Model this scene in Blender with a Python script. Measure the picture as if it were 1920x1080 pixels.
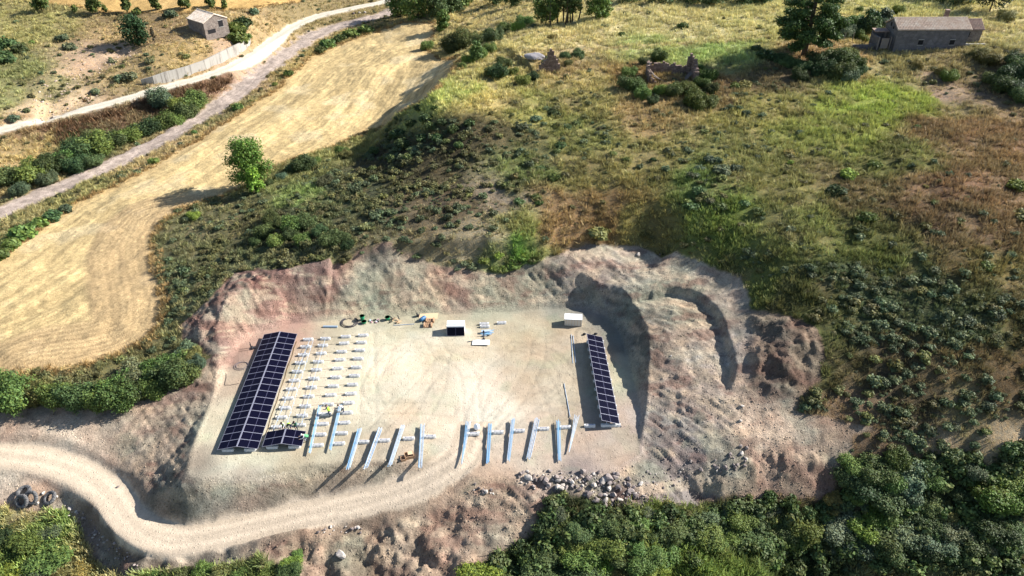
import bpy, bmesh, math, random
import numpy as np
from math import radians, sin, cos, pi
from mathutils import Vector, Matrix

for o in list(bpy.data.objects):
    bpy.data.objects.remove(o)
S = bpy.context.scene
COL = S.collection

# ------------------------------------------------------------------ camera
CH = 62.3                      # metres above the levelled pad (pad is z = 0)
PITCH = radians(34.83)
FPX = 1370.0                   # focal length in pixels of the 1920 px wide photograph
cam = bpy.data.cameras.new('camera')
camo = bpy.data.objects.new('camera', cam)
COL.objects.link(camo)
camo.location = (0, 0, CH)
camo.rotation_euler = (radians(90) - PITCH, 0, 0)
cam.sensor_width = 36
cam.lens = FPX / 1920 * 36
cam.clip_end = 3000
S.camera = camo

# ------------------------------------------------------------------ daylight
SUN_EL, SUN_AZ = radians(33), radians(15)      # azimuth measured from +X towards +Y
sun_dir = Vector((cos(SUN_EL) * cos(SUN_AZ), cos(SUN_EL) * sin(SUN_AZ), sin(SUN_EL)))
W = bpy.data.worlds.new('World')
S.world = W
W.use_nodes = True
wn = W.node_tree
bg = wn.nodes['Background']
sky = wn.nodes.new('ShaderNodeTexSky')
sky.sky_type = 'NISHITA'
sky.sun_disc = False
sky.sun_elevation = SUN_EL
sky.sun_rotation = math.atan2(sun_dir.x, sun_dir.y)
sky.altitude = 600
wn.links.new(sky.outputs[0], bg.inputs[0])
bg.inputs[1].default_value = 0.075
sl = bpy.data.lights.new('sun', 'SUN')
sl.energy = 5.0
sl.angle = radians(0.5)
sl.color = (1.0, 0.96, 0.90)
slo = bpy.data.objects.new('sun', sl)
COL.objects.link(slo)
slo.rotation_euler = sun_dir.to_track_quat('Z', 'Y').to_euler()
slo.location = (80, 20, 90)
S.view_settings.view_transform = 'Standard'
S.view_settings.look = 'None'
S.view_settings.exposure = 1.22
S.view_settings.gamma = 1
S.view_settings.use_curve_mapping = False
S.cycles.max_bounces = 5
S.cycles.diffuse_bounces = 2
S.cycles.transparent_max_bounces = 4

RS = np.random.RandomState(7)
random.seed(5)

# ------------------------------------------------------------------ picture measurements -> places
SP, CP = sin(PITCH), cos(PITCH)
def ray(px, py):
    u = (np.asarray(px, float) - 960) / FPX
    t = (np.asarray(py, float) - 540) / FPX
    return u, CP - t * SP, -(SP + t * CP)
def at(px, py, z=0.0):
    """the point at height z that the photograph shows at (px, py)"""
    dx, dy, dz = ray(px, py)
    k = (z - CH) / dz
    return np.array([dx * k, dy * k, z + 0 * k], float)

# ------------------------------------------------------------------ noise
_N = 256
_lat = RS.rand(8, _N, _N)
def vnoise(x, y, seed=0):
    L = _lat[seed % 8]
    ox, oy = seed * 17.31, seed * 9.7
    x = np.asarray(x, float) + ox + 1000; y = np.asarray(y, float) + oy + 1000
    xi = np.floor(x).astype(int); yi = np.floor(y).astype(int)
    fx = x - xi; fy = y - yi
    fx = fx * fx * fx * (fx * (fx * 6 - 15) + 10); fy = fy * fy * fy * (fy * (fy * 6 - 15) + 10)
    a = L[xi % _N, yi % _N]; b = L[(xi + 1) % _N, yi % _N]
    c = L[xi % _N, (yi + 1) % _N]; d = L[(xi + 1) % _N, (yi + 1) % _N]
    return (a + (b - a) * fx) * (1 - fy) + (c + (d - c) * fx) * fy - 0.5
def fbm(x, y, scale, octaves=4, seed=0, gain=0.5):
    s = 0; a = 1.0; f = 1.0 / scale; t = 0
    for i in range(octaves):
        s = s + a * vnoise(x * f + y * f * .31, y * f - x * f * .31, seed + i); t += a
        a *= gain; f *= 2.03
    return s / t * 2
def sstep(a, b, x):
    t = np.clip((x - a) / (b - a), 0, 1)
    return t * t * (3 - 2 * t)

def seg_dist(X, Y, pts, closed=False, want=None):
    """distance to a polyline; with want also the interpolated values given per vertex"""
    best = np.full(X.shape, 1e9); val = np.zeros(X.shape); side = np.zeros(X.shape)
    n = len(pts); m = n if closed else n - 1
    for i in range(m):
        ax, ay = pts[i][0], pts[i][1]; bx, by = pts[(i + 1) % n][0], pts[(i + 1) % n][1]
        dx, dy = bx - ax, by - ay; L2 = dx * dx + dy * dy + 1e-9
        t = np.clip(((X - ax) * dx + (Y - ay) * dy) / L2, 0, 1)
        ex = X - ax - t * dx; ey = Y - ay - t * dy
        d = np.sqrt(ex * ex + ey * ey)
        m_ = d < best
        best = np.where(m_, d, best)
        side = np.where(m_, np.sign(dx * ey - dy * ex), side)
        if want is not None:
            val = np.where(m_, want[i] + t * (want[(i + 1) % n] - want[i]), val)
    return best, val, side
def inside(X, Y, pts):
    r = np.zeros(X.shape, bool); n = len(pts)
    for i in range(n):
        ax, ay = pts[i][0], pts[i][1]; bx, by = pts[(i + 1) % n][0], pts[(i + 1) % n][1]
        if ay == by: continue
        c = ((ay > Y) != (by > Y)) & (X < (bx - ax) * (Y - ay) / (by - ay) + ax)
        r ^= c
    return r
def sdist(X, Y, pts):
    """signed distance to a closed outline, negative inside"""
    d, _, _ = seg_dist(X, Y, pts, True)
    return np.where(inside(X, Y, pts), -d, d)

def smooth_line(pts, n=6):
    """Catmull-Rom through the given points (rows may carry extra values)"""
    P = [np.array(p, float) for p in pts]; P = [2 * P[0] - P[1]] + P + [2 * P[-1] - P[-2]]
    out = []
    for i in range(1, len(P) - 2):
        for k in range(n):
            t = k / n
            out.append(.5 * ((2 * P[i]) + (P[i + 1] - P[i - 1]) * t + (2 * P[i - 1] - 5 * P[i] + 4 * P[i + 1] - P[i + 2]) * t * t
                             + (3 * P[i] - P[i - 1] - 3 * P[i + 1] + P[i + 2]) * t ** 3))
    out.append(P[-2])
    return out

# ------------------------------------------------------------------ terrain: surveyed heights (photo x, photo y, height)
CTRL = """
0 700 -1;60 560 -0.8;150 550 -.5;150 680 -.8;250 500 -.3;300 600 .2;310 480 0;290 420 0;150 450 -.6;0 480 -1.3;300 330 .2;450 350 .5;540 318 .8;
600 292 1;720 250 1.6;795 200 2.5;600 200 1.2;700 130 2.2;800 70 3.2;740 45 3;860 105 4;450 250 .6;
0 398 -2.5;130 343 -2.2;250 290 -1.8;350 240 -1.5;450 170 -1;560 85 0;650 45 1.4;150 290 -2.4;50 330 -2.6;250 240 -1.8;330 205 -1.2;
0 245 .5;150 200 .8;270 165 1;380 135 1.3;470 95 1.6;520 60 1.9;600 25 2.4;720 4 3;
60 190 2.5;100 150 4;60 80 6.5;0 40 8;200 80 6;200 140 3.5;300 100 5.2;320 140 3.2;370 100 5;440 80 4.8;380 62 7;300 40 7.6;470 50 6;500 25 6.5;430 20 8;300 10 9.5;100 5 10;560 8 5.5;0 120 5.5;0 180 3;
0 760 -1.6;100 760 -1.6;200 765 -1.4;300 750 -1.2;100 720 -1;200 715 -1;330 690 -.6;0 800 -2.8;200 810 -2.8;330 720 -.8;
350 640 -.2;338 615 0;300 650 0;360 600 2.6;400 560 4.2;440 545 4;450 590 3;400 620 1.6;
0 850 -3.5;200 900 -3.9;240 980 -4.1;320 1010 -4;500 985 -3.2;700 950 -1.9;30 940 -4.4;100 950 -4.7;100 990 -6.6;20 1050 -7;205 1070 -7.2;150 1020 -7;0 985 -6.2;118 968 -6.4;300 1075 -6.3;
400 1060 -6;550 1030 -5.2;700 1010 -4.2;600 1075 -6.3;800 1040 -5;850 980 -3.4;950 1000 -4.6;900 920 -1.4;1000 950 -3;1150 950 -3.6;1060 905 -1.2;1250 940 -3.6;
1100 1010 -6;1250 1020 -6.4;1300 1070 -6.6;1000 1070 -7;1500 1000 -5.2;1400 1060 -6.4;1650 1060 -5.8;1850 1060 -4.8;1600 950 -3.4;1750 950 -3.2;1900 950 -2.4;1400 940 -2.6;1500 920 -1.9;
700 458 7;600 492 5.4;560 500 5;500 515 4.5;770 482 6.8;860 505 5.7;950 508 5;1010 488 4.7;1100 460 5.1;1180 462 5.3;1250 476 5.5;1330 497 5.8;1390 520 6.2;1420 570 5.8;
1150 500 4;1180 505 4.1;1100 512 3.7;1050 520 3.4;1180 540 3.8;1250 520 4.7;1330 540 5.2;
1165 555 3.6;1200 600 3.3;1215 660 2.7;1225 720 1.6;1230 770 .4;1260 620 4;1300 620 4.4;1250 560 4.2;1300 700 3.2;1300 790 1.5;1380 700 3.7;1390 620 5.2;1340 860 .3;1250 870 -.1;1390 780 2;1400 860 .2;1250 900 -1.2;1350 905 -1.3;
1440 610 5.8;1500 640 5.9;1540 620 7;1545 700 5;1440 700 4.2;1480 760 3;1550 790 2.5;1440 815 1.7;1500 860 .5;1580 850 .5;
1700 600 8.2;1620 560 8.6;1700 660 6.8;1650 720 4.8;1700 780 3;1800 800 3;1900 840 2.2;1650 840 1.4;1750 870 .2;1880 900 -.4;1900 760 4.6;1900 680 7;1800 700 6.2;1900 600 9.4;
1450 540 8;1600 500 9.8;1600 400 12.3;1600 300 13.7;1600 200 15;1500 170 15;1450 450 10.6;1450 350 12;1450 250 13.4;1600 155 15.6;1600 118 17.4;1500 110 17;1700 135 16.2;1700 100 17.8;1720 60 18.4;1800 90 18.4;1800 150 16.4;1900 200 16;1900 120 18.6;1900 170 16.8;1900 60 19.4;1900 400 13.6;1900 300 14.8;1780 300 14.8;1780 420 13;1780 500 11.4;1900 530 10.8;1900 10 20;1700 5 19;1550 20 18.3;1550 60 18;
1300 430 8.6;1300 350 11.4;1300 260 13;1300 190 14.2;1300 140 15;1250 110 15.6;1300 80 16.2;1300 40 16.6;1300 5 16.6;1420 100 16.6;1400 30 17.4;
1150 420 7.4;1150 330 10.9;1150 230 13;1150 150 14.6;1130 90 15.4;1130 40 15.4;1100 10 14.4;
1000 400 8.6;1000 300 10.6;1000 200 12.9;1000 130 14.3;1000 80 14.6;1010 40 12.8;960 60 12.8;960 20 10;
900 440 7.2;900 350 9.2;900 280 10.8;900 200 12.8;900 140 13.4;860 165 13.4;818 185 13;850 215 12.8;885 255 11.8;850 135 12.6;890 95 11.6;930 75 12.2;
800 240 9.2;800 290 8.6;765 222 5.2;740 258 3;700 284 2.4;710 320 5;650 300 2.4;600 345 3.6;560 330 1.8;500 380 2.5;480 450 2.6;400 450 1.4;380 540 1.8;350 500 .8;600 430 5.4;700 400 7.5;800 390 8.4;600 470 5.6;850 450 7;770 440 7.4;500 490 4;440 500 3;330 560 .5;320 630 .1;
880 55 6.5;850 25 4.8;780 18 3.6;920 30 7.5;900 8 6
"""
pts = [tuple(float(v) for v in s.split()) for s in CTRL.replace('\n', '').split(';') if s.strip()]
Q = np.array([at(*p) for p in pts])
EXTRA = np.array([(-120, 40, -6), (120, 40, -1), (0, 18, -9), (-60, 22, -8), (60, 22, -8), (130, 90, 9), (-130, 90, 0), (-260, 260, 10), (260, 230, 24),
                  (0, 330, 18), (-300, 420, 18), (300, 420, 30), (0, 460, 24), (-180, 330, 14), (170, 330, 24), (-420, 100, 4), (420, 100, 14), (-400, 10, -6), (400, 10, -4), (0, -40, -14), (-200, -40, -14), (200, -40, -12), (60, 300, 18), (-60, 300, 12)], float)
Q = np.vstack([Q, EXTRA])
# thin-plate spline
def tps_fit(P, v, lam):
    n = len(P); d2 = ((P[:, None, :] - P[None, :, :]) ** 2).sum(-1)
    K = np.where(d2 > 0, d2 * np.log(d2 + 1e-12), 0) * .5 + lam * np.eye(n)
    A = np.zeros((n + 3, n + 3)); A[:n, :n] = K; A[:n, n] = 1; A[:n, n + 1:] = P; A[n, :n] = 1; A[n + 1:, :n] = P.T
    return np.linalg.solve(A, np.concatenate([v, np.zeros(3)]))
_SC = 50.0
tps_w = tps_fit(Q[:, :2] / _SC, Q[:, 2], 0.01)
def tps(X, Y):
    sh = X.shape; x = X.ravel() / _SC; y = Y.ravel() / _SC; out = np.empty(x.size)
    n = len(Q); qx = Q[:, 0] / _SC; qy = Q[:, 1] / _SC
    for i in range(0, x.size, 20000):
        xs = x[i:i + 20000, None]; ys = y[i:i + 20000, None]
        d2 = (xs - qx) ** 2 + (ys - qy) ** 2
        out[i:i + 20000] = (.5 * d2 * np.log(d2 + 1e-12)) @ tps_w[:n] + tps_w[n] + tps_w[n + 1] * xs[:, 0] + tps_w[n + 2] * ys[:, 0]
    return out.reshape(sh)

def axis(segs):
    v = [segs[0][0]]
    for a, b, s in segs:
        n = max(1, int(round((b - a) / s)))
        v += list(np.linspace(a, b, n + 1)[1:])
    return np.array(v)
gx = axis([(-1500, -420, 90), (-420, -180, 8), (-180, -80, .9), (-80, -46, .4), (-46, 52, .22), (52, 95, .4), (95, 190, .9), (190, 420, 8), (420, 1500, 90)])
gy = axis([(-300, -60, 40), (-60, 24, 6), (24, 36, .5), (36, 90, .22), (90, 150, .32), (150, 262, .6), (262, 420, 6), (420, 2500, 100)])
GX, GY = np.meshgrid(gx, gy)
_cx = axis([(-1500, -420, 90), (-420, -180, 10), (-180, 190, 1.5), (190, 420, 10), (420, 1500, 90)]); _cy = axis([(-300, -60, 40), (-60, 24, 6), (24, 262, 1.5), (262, 420, 8), (420, 2500, 100)])
_CX, _CY = np.meshgrid(_cx, _cy)
_inner = (np.abs(_CX) < 430) & (_CY > -70) & (_CY < 470)
_cz = tps(np.clip(_CX, -420, 420), np.clip(_CY, -60, 460))
_cz = np.where(_inner, _cz, np.clip(_cz, -15, 26))
def lerp_grid(ax, ay, Z, X, Y):
    i = np.clip(np.searchsorted(ax, X) - 1, 0, len(ax) - 2); j = np.clip(np.searchsorted(ay, Y) - 1, 0, len(ay) - 2)
    fx = np.clip((X - ax[i]) / (ax[i + 1] - ax[i]), 0, 1); fy = np.clip((Y - ay[j]) / (ay[j + 1] - ay[j]), 0, 1)
    return (Z[j, i] * (1 - fx) + Z[j, i + 1] * fx) * (1 - fy) + (Z[j + 1, i] * (1 - fx) + Z[j + 1, i + 1] * fx) * fy
# smooth resample of the coarse spline grid
def _up(X, Y):
    return lerp_grid(_cx, _cy, _cz, X, Y)
Z0 = (_up(GX, GY) * 2 + _up(GX + .7, GY) + _up(GX - .7, GY) + _up(GX, GY + .7) + _up(GX, GY - .7)) / 6
Zbase = Z0.copy()
def ray_base(px, py, Zg):
    dx, dy, dz = ray(px, py)
    k = (26 - CH) / dz; step = .5
    for it in range(700):
        x, y, z = dx * k, dy * k, CH + dz * k
        if z < lerp_grid(gx, gy, Zg, np.array(x), np.array(y)): break
        k += step
    lo, hi = k - step, k
    for it in range(8):
        m = (lo + hi) / 2
        if CH + dz * m < lerp_grid(gx, gy, Zg, np.array(dx * m), np.array(dy * m)): hi = m
        else: lo = m
    return np.array([dx * hi, dy * hi, CH + dz * hi])
def PX(s, Zg=None):
    """list of photo points 'x y; x y' put on the ground"""
    return [tuple(ray_base(*[float(v) for v in q.split()[:2]], Z0 if Zg is None else Zg)[:2]) for q in s.replace('\n', ' ').split(';') if q.strip()]
def PZ(s, z):
    return [tuple(at(*[float(v) for v in q.split()[:2]], z)[:2]) for q in s.replace('\n', ' ').split(';') if q.strip()]

# ---- the grassy knoll: a flat shelf with a steep scrubby bank to the left and front
KNOLL = PZ("880 96;862 112;846 138;818 168;812 182;822 200;850 212;900 220;960 214;1010 190;1000 140;960 105;920 90", 13.2)
dk = sdist(GX, GY, KNOLL)
kz = 13.2 + .25 * fbm(GX, GY, 6, 2, 3) - np.maximum(dk, 0) * (.78 + .15 * fbm(GX, GY, 7, 3, 6))
Z0 = np.where((dk < 16), np.maximum(Z0, kz), Z0)
Z0 = np.where(dk < 0, Z0 * .3 + (13.2 + .2 * fbm(GX, GY, 6, 2, 3)) * .7, Z0)
LEDGE = PZ("1000 500;1050 476;1130 464;1200 466;1245 482;1215 508;1180 512;1100 516;1040 530", 4)
dl = sdist(GX, GY, LEDGE); Z0 = np.minimum(Z0, 3.9 + .12 * np.maximum(GY - 88, 0) + np.maximum(dl, 0) * .9)
# ---- the levelled pad: cut into the hill behind, filled in front
PAD = PZ("357 886;362 850;380 800;410 730;438 668;450 645;490 622;545 606;640 600;760 592;860 588;960 584;1030 578;1080 578;1135 592;1160 620;1173 655;1182 690;1193 735;1200 770;1198 800;1200 850;1150 880;1000 886;900 890;860 880;800 868;720 860;640 864;582 872;500 886;440 892;372 893", 0)
dpad = sdist(GX, GY, PAD)
wob = fbm(GX, GY, 4, 3, 1)
steep = 1.75 * sstep(4, 13, GX) * sstep(75, 55, GY - .2 * GX) 
cut = .62 + .38 * sstep(2, 12, GX) + .3 * sstep(9, 14, GX) + .09 * wob
cut = np.where(GX < -26, .8 + .1 * wob, cut)
fill = .62 + .15 * wob - .28 * sstep(-32, -24, GX) * sstep(60, 54, GY)
dd = np.maximum(dpad, 0)
up_ = dd * cut + 1.5 * np.maximum(dd - 8, 0)
dn_ = -np.maximum(dd - .3, 0) * fill
Z0 = np.minimum(Z0, np.where(dpad < 26, up_, 99))
Z0 = np.maximum(Z0, np.where(dpad < 26, dn_, -99))
Z0 = np.where(dpad <= 0, 0, Z0)

# ---- graded bands: (photo line with heights, half width, bank slope)
def grade(line, hw, bank, reach=7.0, crown=0.0):
    global Z0
    P3 = smooth_line([at(*p) for p in line], 5)
    d, v, s = seg_dist(GX, GY, P3, want=[p[2] for p in P3])
    e = np.maximum(d - hw, 0)
    z = np.where(e > 0, np.clip(Z0, v - e * bank, v + e * bank), v)
    w = sstep(reach, reach * .6, e)
    Z0 = Z0 + (z - Z0) * w
    return d, P3
ACC = [(-120, 850, -3.3), (0, 853, -3.5), (80, 862, -3.6), (150, 885, -3.8), (205, 925, -4), (240, 970, -4.1), (290, 1003, -4.1), (350, 1012, -3.9), (450, 993, -3.4), (560, 966, -2.7), (680, 942, -1.8), (770, 915, -1.0), (830, 886, -.35), (870, 850, 0), (890, 800, 0), (905, 740, 0)]
dacc, ACC3 = grade(ACC, 1.9, .9 + .9 * sstep(-20, -26, GX) * sstep(56, 50, GY), 3.8)
ROAD = [(-80, 268, .4), (0, 245, .5), (100, 219, .7), (200, 195, .9), (250, 181, 1), (325, 160, 1.15), (387, 143, 1.35), (440, 122, 1.5), (480, 100, 1.6), (510, 78, 1.8), (540, 57, 2), (570, 41, 2.15), (600, 29, 2.3), (660, 15, 2.7), (725, 2, 3.1), (800, -18, 3.6)]
droad, ROAD3 = grade(ROAD, 2.1, .9, 4)
WASH = [(-60, 425, -2.6), (0, 397, -2.5), (130, 341, -2.2), (250, 290, -1.8), (340, 243, -1.5), (430, 185, -1.1), (500, 130, -.6), (560, 85, 0), (615, 55, 1), (690, 36, 1.8), (740, 22, 2.4)]
dwash, WASH3 = grade(WASH, 2.6, .7, 5)

EXC0 = PX("-150 768;0 765;280 745;393 668;335 612;400 552;500 505;600 490;680 462;735 457;770 482;900 512;1010 490;1130 457;1255 478;1390 520;1408 580;1530 612;1540 715;1480 775;1640 800;1590 880;1380 930;1150 950;1040 925;930 1040;860 1150;560 1150;510 1050;340 1070;190 1020;0 950;-150 950")
dexc0 = sdist(GX, GY, EXC0)
# natural unevenness, kept off the levelled places
nat = (.28 + .72 * sstep(-1.5, 1, dexc0)) * sstep(0, 3, dpad) * sstep(1.8, 4, dacc) * sstep(1.6, 3, droad) 
Z0 = Z0 + nat * (.55 * fbm(GX, GY, 9, 3, 2) + .22 * fbm(GX, GY, 2.2, 3, 3))
Z0 = Z0 + .025 * fbm(GX, GY, 2.5, 3, 4) * (dpad <= 0)

# zones (outlines read off the photograph, laid on the ground)
FIELD = PX("-60 520;0 482;60 437;140 380;250 330;360 268;450 212;520 165;560 128;585 105;640 82;700 60;760 42;818 42;812 75;800 92;868 104;850 130;815 172;770 203;700 240;640 268;580 290;540 300;470 345;400 372;330 395;300 420;285 450;292 500;308 560;302 610;270 640;215 668;150 688;60 700;-60 705")
FIELD2 = PX("85 6;200 24;330 24;420 20;480 17;560 6;600 -20;400 -60;100 -60;60 -20")
EXC = PX("-150 768;0 765;180 757;280 745;345 700;393 668;345 635;335 612;365 585;400 552;440 510;500 505;560 498;600 490;665 485;680 462;735 457;770 482;840 500;900 512;960 508;1010 490;1060 468;1130 457;1200 460;1255 478;1340 500;1390 520;1408 580;1480 590;1530 612;1545 660;1540 715;1505 745;1480 775;1560 785;1640 800;1600 825;1590 880;1560 930;1470 935;1380 930;1250 945;1150 950;1040 925;1010 1000;930 1040;880 1085;860 1150;560 1150;540 1075;510 1050;430 1066;340 1070;225 1085;176 1045;150 1000;112 952;60 960;0 950;-150 950")
dexc = sdist(GX, GY, EXC); dfield = sdist(GX, GY, FIELD); dfield2 = sdist(GX, GY, FIELD2)
SPOIL = PX("1405 590;1480 592;1538 620;1545 670;1538 715;1500 742;1440 745;1408 720;1400 650")
dsp = sdist(GX, GY, SPOIL)
LOWER = PX("300 1045;500 1020;700 985;850 935;960 905;1100 892;1250 905;1380 850;1400 830;1470 830;1590 840;1580 930;1400 930;1200 950;1040 930;1000 1010;900 1060;880 1200;400 1200")
dlow = sdist(GX, GY, LOWER)
MOUND = PX("340 625;365 585;400 555;440 515;560 500;600 510;560 540;470 560;440 610;430 640;400 660;380 660")
dmound = sdist(GX, GY, MOUND)
def worley(x, y, s, seed):
    """distance to the nearest scattered point, in cells"""
    L = _lat[seed % 8]; M = _lat[(seed + 3) % 8]; x = x / s + 500; y = y / s + 500
    xi = np.floor(x).astype(int); yi = np.floor(y).astype(int); best = np.full(x.shape, 9.0)
    for a in (-1, 0, 1):
        for b in (-1, 0, 1):
            cx = xi + a; cy = yi + b
            ex = cx + L[cx % _N, cy % _N] - x; ey = cy + M[cx % _N, cy % _N] - y
            best = np.minimum(best, ex * ex + ey * ey)
    return np.sqrt(best)
def lumps(x, y, s, seed):
    wx = x + .35 * s * fbm(x, y, s * .8, 2, seed); wy = y + .35 * s * fbm(x, y, s * .8, 2, seed + 1)
    a = np.clip(1 - worley(wx, wy, s, seed) * 1.15, 0, 1); b = np.clip(1 - worley(wx, wy, s * .45, seed + 2) * 1.15, 0, 1)
    return a ** .8 * .7 + b ** .8 * .3
w = sstep(.3, -1.2, dsp); Z0 = Z0 + w * (.15 + .42 * lumps(GX, GY, 1.7, 2) + .95 * fbm(GX, GY, 2.6, 5, 5) + .3 * lumps(GX, GY, .8, 4))
w = (.5 + .5 * sstep(-.3, .2, fbm(GX, GY, 9, 2, 5))) * sstep(.3, -2.0, dlow) * sstep(2.6, 4, dacc); Z0 = Z0 + w * (.2 * (lumps(GX, GY, 2.6, 4) - .4) + .85 * fbm(GX, GY, 2.6, 5, 2) + .2 * (lumps(GX, GY, 1.0, 1) - .4) * (1 + 2 * fbm(GX, GY, 4, 2, 7)) + .2 * (lumps(GX, GY, .5, 6) - .4) + .25 * fbm(GX, GY, .9, 3, 6))
w = sstep(.3, -1.5, dmound) * sstep(0, 2, dpad); Z0 = Z0 + w * (.6 * (lumps(GX, GY, 2.0, 3) - .4) + .2 * fbm(GX, GY, .8, 3, 5))
w = sstep(0, -1, dexc) * sstep(.2, 2, dpad) * sstep(2.5, 3.5, dacc); Z0 = Z0 + w * .13 * fbm(GX, GY, .9, 3, 6)
# scrape marks and ledges left by the digger on the cut faces
wcut = sstep(.2, -.8, dexc) * sstep(.1, 1.2, dpad) * sstep(2.6, 3.6, dacc) * sstep(14, 9, dpad)
gr = fbm((GX * .75 + GY * .66) * 2.6, (GX * .66 - GY * .75) * .35, 1.0, 4, 5)
Z0 = Z0 + wcut * .08 * fbm(GX, GY, .75, 2, 6) + wcut * .17 * gr * (.4 + sstep(-.2, .4, fbm(GX, GY, 6, 2, 3)))
led = fbm(GX * .5 + Z0 * 2.2, GY * .5 - Z0 * 1.1, 1.6, 4, 2); Z0 = Z0 + wcut * .08 * led
wr_ = sstep(.2, -.8, dexc) * sstep(6, 9, GX) * sstep(1, 3, dpad); Z0 = Z0 + wr_ * .12 * fbm(GX * .6 + GY * .2, GY * 2.2 - GX * .6, 2, 4, 1)
# gullied bare slopes beyond the main road
BARE = PX("60 180;150 125;230 85;260 95;200 130;120 175;90 200")
BARE2 = PX("60 225;110 190;200 150;205 160;130 205;70 230")
for B_ in (BARE, BARE2):
    db = sdist(GX, GY, B_); w = sstep(2, -1.5, db); Z0 = Z0 - w * (.5 + 1.1 * np.abs(fbm(GX, GY, 3, 3, 2)))
# the scarp of the bowl dug into the right bench
ARC = PX("1225 545;1260 536;1310 548;1345 578;1366 620;1380 680;1376 725", Z0)
da, _, sd = seg_dist(GX, GY, [p[:2] for p in smooth_line(ARC, 4)])
Z0 = Z0 - 1.25 * sstep(-.1, .9, -sd * da + .2 * wob) * np.exp(-da / 4.5) * sstep(0.1, 2.5, dpad) * sstep(ARC[-1][1] - 1, ARC[-1][1] + 2, GY) * sstep(8, 5, da)
# field edge step
w = sstep(0.3, -.5, dfield); Z0 = Z0 - .12 * w
dfl, _, _ = seg_dist(GX, GY, PX("-60 520;0 482;60 437;140 380;250 330;360 268;450 212;520 165;560 128;640 82;700 60;760 42"))
dfr, _, _ = seg_dist(GX, GY, PX("300 415;284 450;292 500;308 560;302 610;270 640;215 668;150 688;60 700"))
dfield_r = dfr
furr = np.where(dfr < 10, dfr, dfl)
Z0 = Z0 + .02 * np.sin(furr * 2 * pi / 1.5) * sstep(0, -1, dfield)

def ground(x, y):
    return float(lerp_grid(gx, gy, Z0, np.array(float(x)), np.array(float(y))))
def on(px, py):
    """the place on the finished ground that the photograph shows at (px, py)"""
    return ray_base(px, py, Z0)
# ------------------------------------------------------------------ ground colour
def lin(c):
    c = np.asarray(c, float) / 255
    return np.where(c <= .04045, c / 12.92, ((c + .055) / 1.055) ** 2.4)
KALB = 0.60
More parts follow.
